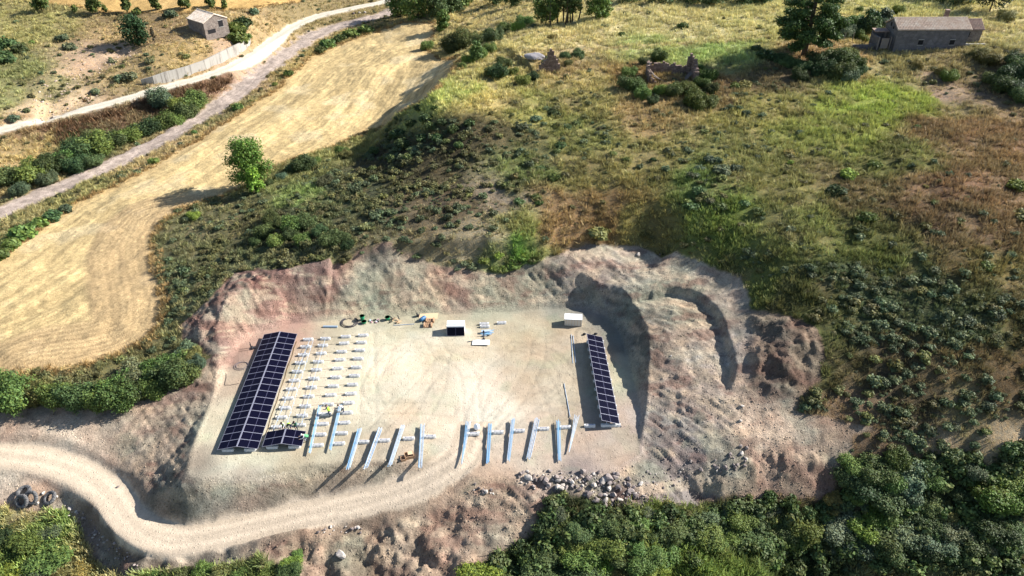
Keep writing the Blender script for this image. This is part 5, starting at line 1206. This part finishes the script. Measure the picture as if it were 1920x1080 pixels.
def strewn(poly, n, smin, smax, label, group):
    P = [tuple(float(v) for v in q.split()) for q in poly.split(';')]; xs = [p[0] for p in P]; ys = [p[1] for p in P]; k = 0
    while k < n:
        x, y = RR.uniform(min(xs), max(xs)), RR.uniform(min(ys), max(ys))
        if in_poly(x, y, P):
            q = RR.random() ** 3; pl = RR.random() < .25
            lb = ('pale ' if pl else 'dark ') + ('small ' if q < .15 else 'middling ' if q < .5 else 'large ') + label + ', ' + SIDE[min(4, int(5 * (x - min(xs)) / (max(xs) - min(xs))))]
            boulder(x, y, smin + (smax - smin) * q, lb, pl, group, RR); k += 1
strewn('975 885;1060 880;1130 885;1180 895;1200 925;1180 945;1130 950;1090 925;1000 918;970 905', 210, 4, 17, 'stone in the stone band below the pad', 'stones of the band below the pad')
strewn('1170 925;1215 920;1225 950;1180 955', 24, 4, 8, 'stone in the spill above the bushes', 'stones of the spill')
strewn('1200 880;1290 870;1300 905;1210 925', 28, 4, 8, 'stone on the slope right of the stone band', 'stones on the slope right of the band')
strewn('1335 865;1400 840;1405 860;1390 885;1340 890', 20, 6, 11, 'stone in the cluster at the far right', 'stones of the small cluster')
strewn('885 905;925 910;930 930;890 925', 14, 4, 8, 'stone in the streak below the track', 'stones of the short streak')
strewn('120 935;160 960;200 1010;250 1040;260 1065;200 1040;150 990;120 965', 45, 4, 8, 'stone on the shaded track bank', 'stones on the shaded track bank')
strewn('590 985;690 985;700 1000;600 1005', 16, 4, 9, 'stone on the lower bank under the track', 'stones under the track edge')
p = on(1002, 110); e = empty('rubble_heap', tuple(p)); tag(e, 'grey heap of rubble and broken tiles left of the pointed ruin', 'rubble heap')
m = blob('rubble_core', (0, 0, .3), (4.2, 2.6, 1.9), rock_mat('grey_rubble', (.20, .19, .20), (.32, .30, .30)), 9, parent=e, sub=3, amp=.3)
for k in range(26):
    a = RR.uniform(0, 6.28); q = RR.uniform(.5, 1.0); link('rubble_stone', RR.choice(ROCKP), e, (2.6 * q * cos(a) - .4, 1.5 * q * sin(a), .25 + (1 - q) * .9), (RR.random(), RR.random(), RR.random() * 6), (.4, .4, .3))
# gravel and clods over all bare soil that is not rolled flat
GRAV = cover_source('gravel_pieces', [raw_mesh('g%d' % i, np.array([v.co[:] for v in rock_mesh(50 + i, 1).vertices]), np.array([p_.vertices[:] for p_ in rock_mesh(50 + i, 1).polygons]), leaf_mat('gravel', True, 0.0) if i == 0 else bpy.data.materials['gravel'], np.ones(20), np.zeros(20)) for i in range(5)])
rgh = clear * 0 + np.clip(wS - wA[..., 0] * 1.2, 0, 1) * sstep(-.2, 1.5, dpad) * sstep(2.5, 3.6, dacc)
hot = np.clip(.15 + .45 * sstep(4, 9, GX) + .9 * sstep(.8, -1.5, dlow) + .9 * sstep(.5, -1, dsp) + .8 * sstep(.5, -1, dmound) + .35 * sstep(2.6, 3.4, dacc) * sstep(8, 3.4, dacc), 0, 1)
X, Y, R = sample(150000, 12, lambda x, y: gfield(rgh * hot, x, y) * (.25 + .9 * patch(x, y, 2.5, 2, -.2, .5)), (-80, 60, 34, 90))
gc = np.stack([gfield(C[..., k], X, Y) for k in range(3)], -1)
cover('soil_clods', GRAV, 5, X, Y, gz(X, Y), .06 + .26 * R.rand(len(X)) ** 4, 1.0, np.clip(gc * (.75 + .6 * R.rand(len(X), 1)), 0, .7)); print('clods', len(X))
# low tangle filling the ground of the big thicket
dth = sdist(GX, GY, PX("1020 945;1120 955;1300 950;1480 945;1600 905;1640 860;1930 850;1930 1075;1240 1030;1000 1080;930 1090;900 1060;1000 1010", Z0))
X, Y, R = sample(60000, 21, lambda x, y: gfield(sstep(.5, -1, dth + 2.2 * fbm(GX, GY, 4, 3, 3)) * (.25 + .75 * sstep(-.2, .3, fbm(GX, GY, 3, 2, 5))) * (1 - np.clip(wS, 0, 1)), x, y) * .34, (-12, 70, 34, 80))
cover('thicket_undergrowth', SCRUBS, 6, X, Y, gz(X, Y), .5 + .9 * R.rand(len(X)) ** 1.5, .3, np.array([.085, .125, .045]) * (.6 + .8 * R.rand(len(X), 1)) * (1 + .2 * (R.rand(len(X), 3) - .5)), .8 + .5 * R.rand(len(X)))
# small stones on the rolled pad edges
X, Y, R = sample(60000, 13, lambda x, y: gfield(np.clip(wS, 0, 1) * sstep(.5, -.5, dpad), x, y) * .12 * (.2 + patch(x, y, 5, 3, -.1, .4)), (-60, 40, 44, 82))
gc = np.stack([gfield(C[..., k], X, Y) for k in range(3)], -1)
cover('pad_gravel', GRAV, 5, X, Y, gz(X, Y), .06 + .16 * R.rand(len(X)) ** 3, 1.0, np.clip(gc * (.55 + .7 * R.rand(len(X), 1)), 0, .7))
# rubble on the eroded slopes across the road
bb = np.minimum(sdist(GX, GY, BARE), sdist(GX, GY, BARE2))
X, Y, R = sample(90000, 14, lambda x, y: gfield(sstep(2, -1, bb), x, y) * .5, (-185, -30, 120, 262))
cover('slope_rubble', GRAV, 5, X, Y, gz(X, Y), .15 + .8 * R.rand(len(X)) ** 3, 1.0, np.array([.40, .31, .25]) * (.6 + .7 * R.rand(len(X), 1)))

# ------------------------------------------------------------------ bushes and trees as individuals
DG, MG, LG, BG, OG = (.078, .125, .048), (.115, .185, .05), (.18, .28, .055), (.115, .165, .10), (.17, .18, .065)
def mpp(p): return float(np.hypot(np.hypot(p[0], p[1]), CH - p[2]) / FPX)
def bush(px, py, wpx, hue, label, group, hr=1.0, fine=True, cat='bush', drop=0.0):
    """px, py: foot of the bush; wpx: its width in the photograph"""
    wpx *= random.uniform(.75, 1.2); p = on(px, py + wpx * drop); r = wpx * mpp(p) / 2
    o = link('bush', random.choice(BUSH if fine else BUSHD), None, (p[0], p[1], p[2] - .12 * r), (random.uniform(-.08, .08), random.uniform(-.08, .08), random.uniform(0, 6.28)), (r, r, r * hr))
    q = random.choice((.6, .75, .9, 1.0, 1.05, 1.2)); hy = random.uniform(.92, 1.15); hue = (hue[0] * hy, hue[1], hue[2] / hy); o.color = (hue[0] * q * random.uniform(.9, 1.15), hue[1] * q, hue[2] * q, 1)
    tag(o, label, cat, group); return o
NUM = ['first', 'second', 'third', 'fourth', 'fifth', 'sixth', 'seventh', 'eighth', 'ninth', 'tenth', 'eleventh', 'twelfth', 'thirteenth', 'fourteenth', 'fifteenth', 'sixteenth', 'seventeenth', 'eighteenth', 'nineteenth', 'twentieth']
for t_, o_ in (('twenty', 'twentieth'), ('thirty', 'thirtieth'), ('forty', 'fortieth'), ('fifty', 'fiftieth')):
    if o_ != 'twentieth': NUM.append(o_)
    NUM += [t_ + '-' + u_ for u_ in NUM[:9]]
NUM += ['sixtieth']
def row(spec, hue, what, where, group, hr=1.0, fine=True, drop=0.0):
    L = [tuple(float(v) for v in q.split()) for q in spec.split(';') if q.strip()]; L.sort()
    for i, q in enumerate(L):
        h = hue if len(q) < 4 else (DG, MG, LG, BG, OG)[int(q[3])]
        bush(q[0], q[1], q[2], h, '%s, %s from the left %s' % (what, NUM[i], where), group, hr, fine, drop=drop)
# hedge between the stubble field and the track cut
row("30 755 70 1;75 748 60 4;110 752 62 1;150 756 75 0;195 758 62 1;0 758 60 0", MG, 'dense green bush', 'in the hedge below the stubble field', 'hedge bushes below the stubble field', 1.15)
row("235 752 60 1;262 742 58 0;290 735 62 1;320 716 66 0;335 690 58 1;300 700 60 1;345 712 50 0;372 690 34 3;350 668 36 3;225 735 50 1;255 715 52 3;365 672 30 4", MG, 'tangled green bush', 'in the thicket beside the red mound', 'thicket bushes beside the red mound', 1.0)
# green belt along the stream bed
row("15 345 62 0;60 335 60 1;95 322 56 0;120 305 52 1;150 292 52 0;185 285 54 1;215 272 50 0;245 262 48 1;275 252 44 0;305 240 42 1;330 232 34 1;40 362 40 3;90 345 40 3;140 318 40 0;180 308 36 0", DG, 'low dark green bush', 'in the belt along the stream bed', 'bushes along the stream bed', .85)
row("308 200 40 3;345 210 38 1;365 204 40 1;350 222 36 0", MG, 'bright green bush', 'between the road and the stream bed', 'bushes between road and stream bed', 1.1)
# along the left edge of the field
row("45 445 40 1;75 425 34 1;100 410 32 0;125 395 26 3;25 462 34 1;5 482 34 1;228 330 18 4;290 305 22 1;365 250 14 1;445 205 22 1;470 192 14 1;540 142 26 1;515 160 16 1;615 88 34 1;640 76 30 0;660 68 30 1;685 60 26 1;600 96 24 0", MG, 'green shrub', 'along the left border of the stubble field', 'shrubs on the field border', .9, False)
# field corner right side, dark copse
row("800 92 26 1;848 95 44 0;880 90 46 0;905 85 44 0;925 78 40 0;945 62 40 1;970 58 34 2;985 50 30 1;880 118 34 2;900 108 34 2;920 98 26 1;868 128 24 1", MG, 'leafy bush', 'in the belt between field corner and poplars', 'bushes above the field corner', 1.0)
row("935 145 44 0;960 140 30 1;945 122 34 0;980 158 40 1;1000 150 34 0;1085 108 30 0;1060 110 24 0;1065 122 18 4", DG, 'dark bush', 'round the rubble heap and pointed ruin', 'bushes round the pointed ruin', .9)
row("1195 165 44 1;1180 140 40 1;1205 178 30 1;1235 172 36 1;1262 172 38 0;1290 170 38 1;1315 160 38 1;1325 145 34 1;1330 170 30 0;1180 160 36 0;1235 108 36 1;1210 118 26 0;1305 192 44 1;1325 195 40 0;1300 185 30 0;1225 190 28 0;1310 130 26 1", MG, 'green bush', 'around the roofless ruined house', 'bushes round the ruined house', 1.0, drop=.15)
row("1380 165 30 1;1395 162 26 4;1280 52 26 1;1165 66 20 1;1036 74 26 4;1420 95 30 0;1435 108 36 0;1455 115 30 0;1400 213 18 3", MG, 'round bush', 'on the plateau between ruins and pine', 'bushes on the plateau', .8, False)
row("1505 130 40 0;1530 122 38 0;1560 118 44 0;1590 112 44 1;1600 128 44 1;1570 145 46 0;1540 140 44 0;1610 140 36 0;1590 150 40 3;1500 148 36 0;1475 125 34 0;1465 112 30 0", DG, 'dark evergreen bush', 'in the thicket on the bank below the pine', 'thicket below the pine', .95)
row("1590 70 30 3;1608 72 30 1;1625 60 40 0;1648 52 30 3;1600 50 30 1;1683 26 24 2;1609 22 17 1;1575 60 30 1;1620 78 22 2", MG, 'garden bush', 'between the pine and the farmhouse', 'garden bushes by the farmhouse', 1.1)
row("1890 150 50 0;1912 140 46 0;1880 170 44 0;1860 155 36 0;1905 175 50 0;1850 120 30 4;1830 108 26 4;1765 140 26 4;1780 150 30 1;1720 125 26 4;1900 120 34 0;1920 190 40 0;1885 37 30 4", DG, 'dark bush', 'on the bank right of and below the farmhouse', 'bushes on the bank by the farmhouse', .9)
# hillside singles
row("1640 312 40 1;1590 330 34 2;1565 362 34 0;1483 306 14 2;1720 240 18 1;1650 268 16 4;1330 302 40 3;1355 325 46 3;1312 318 26 3;1297 390 46 0;1285 380 30 1;1350 392 38 1;1305 330 18 3;1345 302 22 3;1380 318 24 3;1420 398 26 0;1430 402 20 1;1310 360 28 0;1330 378 30 3;1395 384 26 0;1625 412 40 1;1610 430 26 0;1480 290 22 4;1500 250 18 3;1530 240 18 4", MG, 'rounded shrub', 'scattered over the middle of the hillside', 'shrubs on the middle hillside', .75, False)
row("1905 350 34 1;1915 408 36 4;1735 425 22 4;1800 420 16 4;1735 350 14 4;1850 500 26 1;1870 455 18 4;1760 340 14 4", MG, 'small shrub', 'scattered on the brown slope at the right', 'shrubs on the brown slope', .7, False)
row("1080 235 22 0;1040 215 36 0;1025 205 22 3;1065 240 24 0;1005 225 26 3;980 240 26 3;1150 290 24 1;1175 300 16 1;1140 262 24 0;1090 275 22 0;1045 285 22 0;985 310 26 0;1015 318 26 0;1040 335 30 1;950 350 26 0;1005 372 30 0;975 380 24 0;1010 382 20 1;1120 440 48 4;1135 435 30 4;970 495 22 0;960 488 18 1;1210 440 20 4;1225 300 16 0;1050 275 26 0;1190 275 18 4", MG, 'dark rounded shrub', 'scattered on the hillside behind the works', 'shrubs on the hillside behind the works', .7, False)
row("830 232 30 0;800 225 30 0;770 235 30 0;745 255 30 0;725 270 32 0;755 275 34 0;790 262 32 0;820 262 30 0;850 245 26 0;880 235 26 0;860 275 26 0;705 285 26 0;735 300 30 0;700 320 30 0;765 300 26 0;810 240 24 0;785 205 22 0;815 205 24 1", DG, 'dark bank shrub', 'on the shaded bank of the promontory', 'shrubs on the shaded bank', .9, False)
row("510 415 44 0;530 425 40 0;555 430 44 1;580 425 40 0;500 440 36 0;545 445 40 0;600 440 36 0;620 455 36 0;640 450 36 0;650 465 32 0;480 458 30 0;520 458 34 1;570 455 32 1", DG, 'dark leafy bush', 'in the clump above the red rim', 'dark clump above the rim', .9)
row("570 318 44 0;590 308 30 1;548 322 26 0;530 335 26 3;362 410 28 2;640 290 24 1;650 295 22 4;505 345 22 0;610 345 26 3", DG, 'bush', 'along the right border of the stubble field', 'bushes on the right field border', .9)
row("910 490 26 1;935 480 30 2;960 500 34 1;985 480 30 2;945 505 30 1;1000 490 24 1;925 505 24 1;870 495 26 3;885 500 22 3;850 490 20 3", MG, 'low bright shrub', 'in the green hollow above the cut', 'shrubs of the green hollow', .6, False)
# slope at the top left
row("10 90 46 0;40 98 34 0;5 115 34 0;120 75 18 3;320 32 28 3;60 82 16 1;478 25 22 3;455 50 44 0;440 62 40 1;448 80 36 1;465 72 22 1;130 92 20 3;280 118 22 3;225 150 26 3;180 175 18 3;50 210 20 3;25 225 18 3;245 148 24 3;110 75 14 3;350 108 16 4;355 175 18 4", MG, 'bush', 'on the slope beyond the gravel road', 'bushes beyond the road', .95, False)
bush(1680, 870, 50, MG, 'light green bush at the top of the big thicket on the right', 'upper thicket bushes', 1.1)
# big thicket along the bottom right, in three tiers
row("1600 860 56 1;1635 865 60 0;1660 885 66 1;1620 895 62 0;1700 880 60 3;1735 890 50 1;1590 885 50 0;1820 870 44 3;1845 905 60 1;1880 915 66 2;1895 890 56 1;1905 925 60 1;1790 915 44 0;1660 915 60 0;1700 915 60 3;1600 920 44 1;1560 925 40 4;1740 935 50 0", MG, 'large green bush', 'in the upper tier, bottom right thicket', 'upper thicket bushes', .75, drop=.38)
row("1050 975 60 1;1040 950 46 3;1090 985 50 0;1130 965 56 0;1165 975 50 0;1110 955 40 3;1195 975 44 1;1230 985 60 0;1260 970 60 0;1215 955 36 3;1290 985 50 0;1330 990 56 1;1320 960 48 3;1370 985 60 1;1390 960 60 1;1420 965 60 0;1450 985 60 0;1410 995 60 0;1370 950 44 3;1350 965 50 0;1480 980 66 0;1510 965 60 1;1540 985 66 0;1570 970 60 3;1620 970 60 2;1600 985 60 0;1655 985 66 0;1700 985 60 3;1740 970 56 0;1780 975 60 3;1640 955 56 2;1670 950 50 1;1255 945 44 4;1275 955 36 4;1440 945 40 3;1560 945 36 4;1820 960 50 0;1860 975 56 0;1900 985 60 0;1755 1000 56 3;1830 1000 50 0;1770 950 44 4", DG, 'bushy green shrub', 'in the middle tier, bottom right thicket', 'middle thicket bushes', .66, drop=.38)
row("900 1075 60 2;880 1085 50 1;935 1080 56 1;965 1068 50 0;1000 1050 60 1;1030 1035 56 0;1060 1020 66 1;1090 1040 70 1;1010 1080 60 0;1050 1080 66 0;1100 1080 66 0;1130 1020 60 1;1130 1060 60 2;1160 1045 60 0;1185 1020 60 1;1210 1050 56 1;1170 1075 50 4;1240 1030 60 1;1262 1020 40 0;1300 1025 24 3;1345 1020 44 1;1290 1050 22 4;1400 1020 44 3;1445 1022 50 0;1485 1015 60 1;1530 1018 50 0;1562 1028 30 3;1610 1020 56 3;1660 1025 50 0;1705 1020 34 3;1740 1020 56 0;1790 1022 36 1;1840 1022 50 3;1890 1025 50 0;1075 1000 60 0;950 1095 50 0", MG, 'leafy shrub', 'in the lower tier, bottom right thicket', 'lower thicket bushes', .6, drop=.1)
row("20 1040 60 1;60 1010 60 1;100 1050 60 1;30 1080 60 2;70 1075 50 3;120 1075 46 4;0 1010 46 0;90 1000 40 3;160 1065 40 4;40 985 40 4", LG, 'low soft green bush', 'on the grass below the tyres', 'bushes below the tyres', .5)
row("380 1082 44 1;415 1078 36 4;545 1065 36 2;540 1085 44 0;345 1080 36 4;560 1045 22 1;300 1085 30 1;450 1085 30 1;500 1088 36 1", MG, 'small green bush', 'at the bottom edge below the access track', 'bushes at the bottom edge', .8)

# trees: tapered trunk, limbs and leafy crown
def tree(px, py, hpx, wpx, hue, label, group, kind='broad', seed=0, trunk=.25, lean=0.0, n=3500, leaf=None, cat='tree', stems=1):
    p = on(px, py); k = mpp(p); dep = math.atan2(CH - p[2], math.hypot(p[0], p[1])); H = hpx * k / cos(dep) * (.97); Wd = wpx * k; R = random.Random(seed)
    e = empty('pine_tree' if kind == 'pine' else 'tree', (p[0], p[1], p[2] - .1), R.uniform(0, 6)); tag(e, label, cat, group)
    m = MB(); tr = H * .022
    L = []
    if kind == 'pine':
        m.tube([(0, 0, 0), (lean * .3, 0, H * .3), (lean * .7, 0, H * .65), (lean, 0, H * .97)], [tr * 1.5, tr * 1.1, tr * .7, tr * .15], 8)
        for i in range(52):
            z = H * (.10 + .86 * i / 52); q = Wd / 2 * (1 - .88 * max(0, z / H - .18) / .8) * R.uniform(.7, 1.05) * (.8 if z < .2 * H else 1); a = i * 2.4 + R.uniform(-.4, .4); q = max(q, .5)
            m.tube([(lean * z / H, 0, z - .1), (lean * z / H + .6 * q * cos(a), .6 * q * sin(a), z + .06 * q), (lean * z / H + .9 * q * cos(a), .9 * q * sin(a), z + .16 * q)], [tr * .35, tr * .2, tr * .06], 5)
            for f_ in (.55, .85): L.append((lean * z / H + f_ * q * cos(a), f_ * q * sin(a), z + .12 * q, q * .25, q * .25, q * .13 + .12))
        for i in range(4): L.append((lean, 0, H * (.9 + .025 * i), .5, .5, .5))
    else:
        for s in range(stems):
            sx = 0 if stems == 1 else Wd * .32 * cos(s * 2.4); sy = 0 if stems == 1 else Wd * .32 * sin(s * 2.4)
            m.tube([(sx * .7, sy * .7, 0), (sx * .85 + lean * .3, sy, H * trunk), (sx + lean * .7, sy, H * .55), (sx + lean, sy, H * .82)], [tr * 1.3, tr, tr * .7, tr * .2], 7)
        nb = 9 + int(hpx / 12)
        for i in range(nb):
            f_ = (i + .5) / nb; z = H * (trunk + (.94 - trunk) * f_); prof = math.sqrt(max(.05, 1 - (2 * f_ - .85) ** 2 / 1.4)) if kind == 'broad' else (1 - .75 * abs(f_ - .35)); a = i * 2.4 + R.uniform(-.5, .5)
            q = Wd / 2 * prof * R.uniform(.35, .72); s = Wd * R.uniform(.15, .24); cx, cy = q * cos(a) + lean * f_, q * sin(a)
            m.tube([(lean * .3, 0, H * trunk + (z - H * trunk) * .45), (cx * .6, cy * .6, z - s * .3), (cx, cy, z)], [tr * .5, tr * .3, tr * .1], 5)
            L.append((cx, cy, z, s, s, s * R.uniform(.75, 1.0)))
        L.append((lean * .6, 0, H * (trunk * .5 + .5), Wd * .24, Wd * .24, H * (1 - trunk) * .36))
    m.obj('trunk', BARK, e, True)
    lf_ = leaf if leaf else max(.16, min(.42, 2.3 * k))
    cr = link('crown', leaves('crown', L, n, lf_, LEAF, seed, shell=.35, elong=1.6 if kind != 'pine' else 2.2), e); q = R.uniform(.9, 1.1); cr.color = (hue[0] * q, hue[1] * q, hue[2] * q, 1)
    return e
tree(474, 352, 86, 84, (.10, .19, .035), 'tall bright green tree standing alone at the right edge of the stubble field', None, seed=1, trunk=.16, n=8000)
tree(480, 362, 46, 32, (.16, .30, .045), 'smaller vivid green sapling in front of the lone field tree', None, seed=2, trunk=.1, n=2200)
tree(1507, 104, 152, 132, (.062, .112, .034), 'large dark pine on the bank left of the farmhouse', None, 'pine', 3, n=30000, leaf=.24, cat='pine')
tops = [(80, 22, 26, 26), (180, 27, 28, 28), (240, 24, 26, 20), (293, 20, 26, 18), (347, 17, 22, 24), (397, 15, 20, 20)]
for i, (px, py, h, w_) in enumerate(tops): tree(px, py, h, w_, (.08, .12, .035), 'small round orchard tree, %s from the left at the edge of the top straw field' % NUM[i], 'orchard trees along the top field', seed=10 + i, n=900)
for i, (px, py, h, w_) in enumerate([(142, 24, 12, 9), (198, 24, 12, 8), (258, 26, 8, 16), (299, 18, 10, 10), (423, 17, 16, 11)]): tree(px, py, h, w_, (.13, .17, .05), 'tiny pale sapling, %s from the left among the orchard trees' % NUM[i], 'saplings along the top field', seed=30 + i, n=400)
tree(262, 82, 44, 52, (.035, .075, .03), 'dark round tree on the slope left of the field shed', None, seed=40, trunk=.08, n=2600)
e = tree(291, 82, 28, 7, (.10, .09, .06), 'thin dead-looking poplar right of the dark round tree', None, 'tall', 41, n=250)
for i, (px, py, h, w_, hu) in enumerate([(752, 30, 46, 50, MG), (785, 34, 52, 56, MG), (820, 32, 50, 52, DG), (850, 22, 36, 44, DG), (870, 10, 30, 40, MG)]): tree(px, py, h, w_, hu, 'big leafy tree, %s from the left in the copse atop the field' % NUM[i], 'trees of the top copse', seed=50 + i, trunk=.06, n=3000)
tree(832, 56, 32, 32, (.10, .17, .04), 'bright green young tree in front of the dark copse', None, seed=60, trunk=.06, n=1600)
for i, (px, py, h, w_, hu, st_) in enumerate([(1015, 47, 52, 44, MG, 2), (1035, 47, 54, 34, MG, 2), (1055, 44, 56, 40, (.075, .11, .035), 4), (1075, 42, 54, 38, (.075, .115, .035), 3), (1117, 38, 50, 44, (.085, .15, .035), 1), (1130, 36, 40, 36, (.10, .17, .04), 1)]):
    tree(px, py, h, w_, hu, 'slender-stemmed poplar, %s from the left in the group at the top centre' % NUM[i], 'poplars at the top centre', 'broad', 70 + i, trunk=.36 if i in (2, 3) else .2, n=2000, stems=st_)
tree(893, 120, 42, 30, (.08, .14, .04), 'thin light green tree leaning over the field corner', None, seed=80, trunk=.25, n=1100)
tree(1855, 22, 40, 60, (.04, .06, .025), 'dark spreading tree behind the farmhouse at the top right edge', None, seed=81, trunk=.4, n=1800)
tree(1628, 62, 36, 34, (.04, .08, .03), 'dark round tree directly left of the farmhouse', None, seed=82, trunk=.15, n=1800)
tree(1655, 48, 26, 30, (.07, .10, .06), 'grey-green tree at the rear left corner of the farmhouse', None, seed=83, trunk=.15, n=1200)
for i, (px, py, h, w_) in enumerate([(1180, 4, 30, 60), (1240, 6, 24, 60), (1300, 5, 24, 60), (1340, 8, 22, 50), (1395, 6, 22, 50), (1430, 5, 20, 44), (1750, 2, 20, 60), (1800, 6, 24, 60), (930, 8, 30, 40), (965, 10, 26, 40)]): tree(px, py, h, w_, DG, 'dark tree cut by the top edge, %s in the row behind the plateau' % NUM[i], 'trees behind the plateau', seed=90 + i, trunk=.1, n=1300)
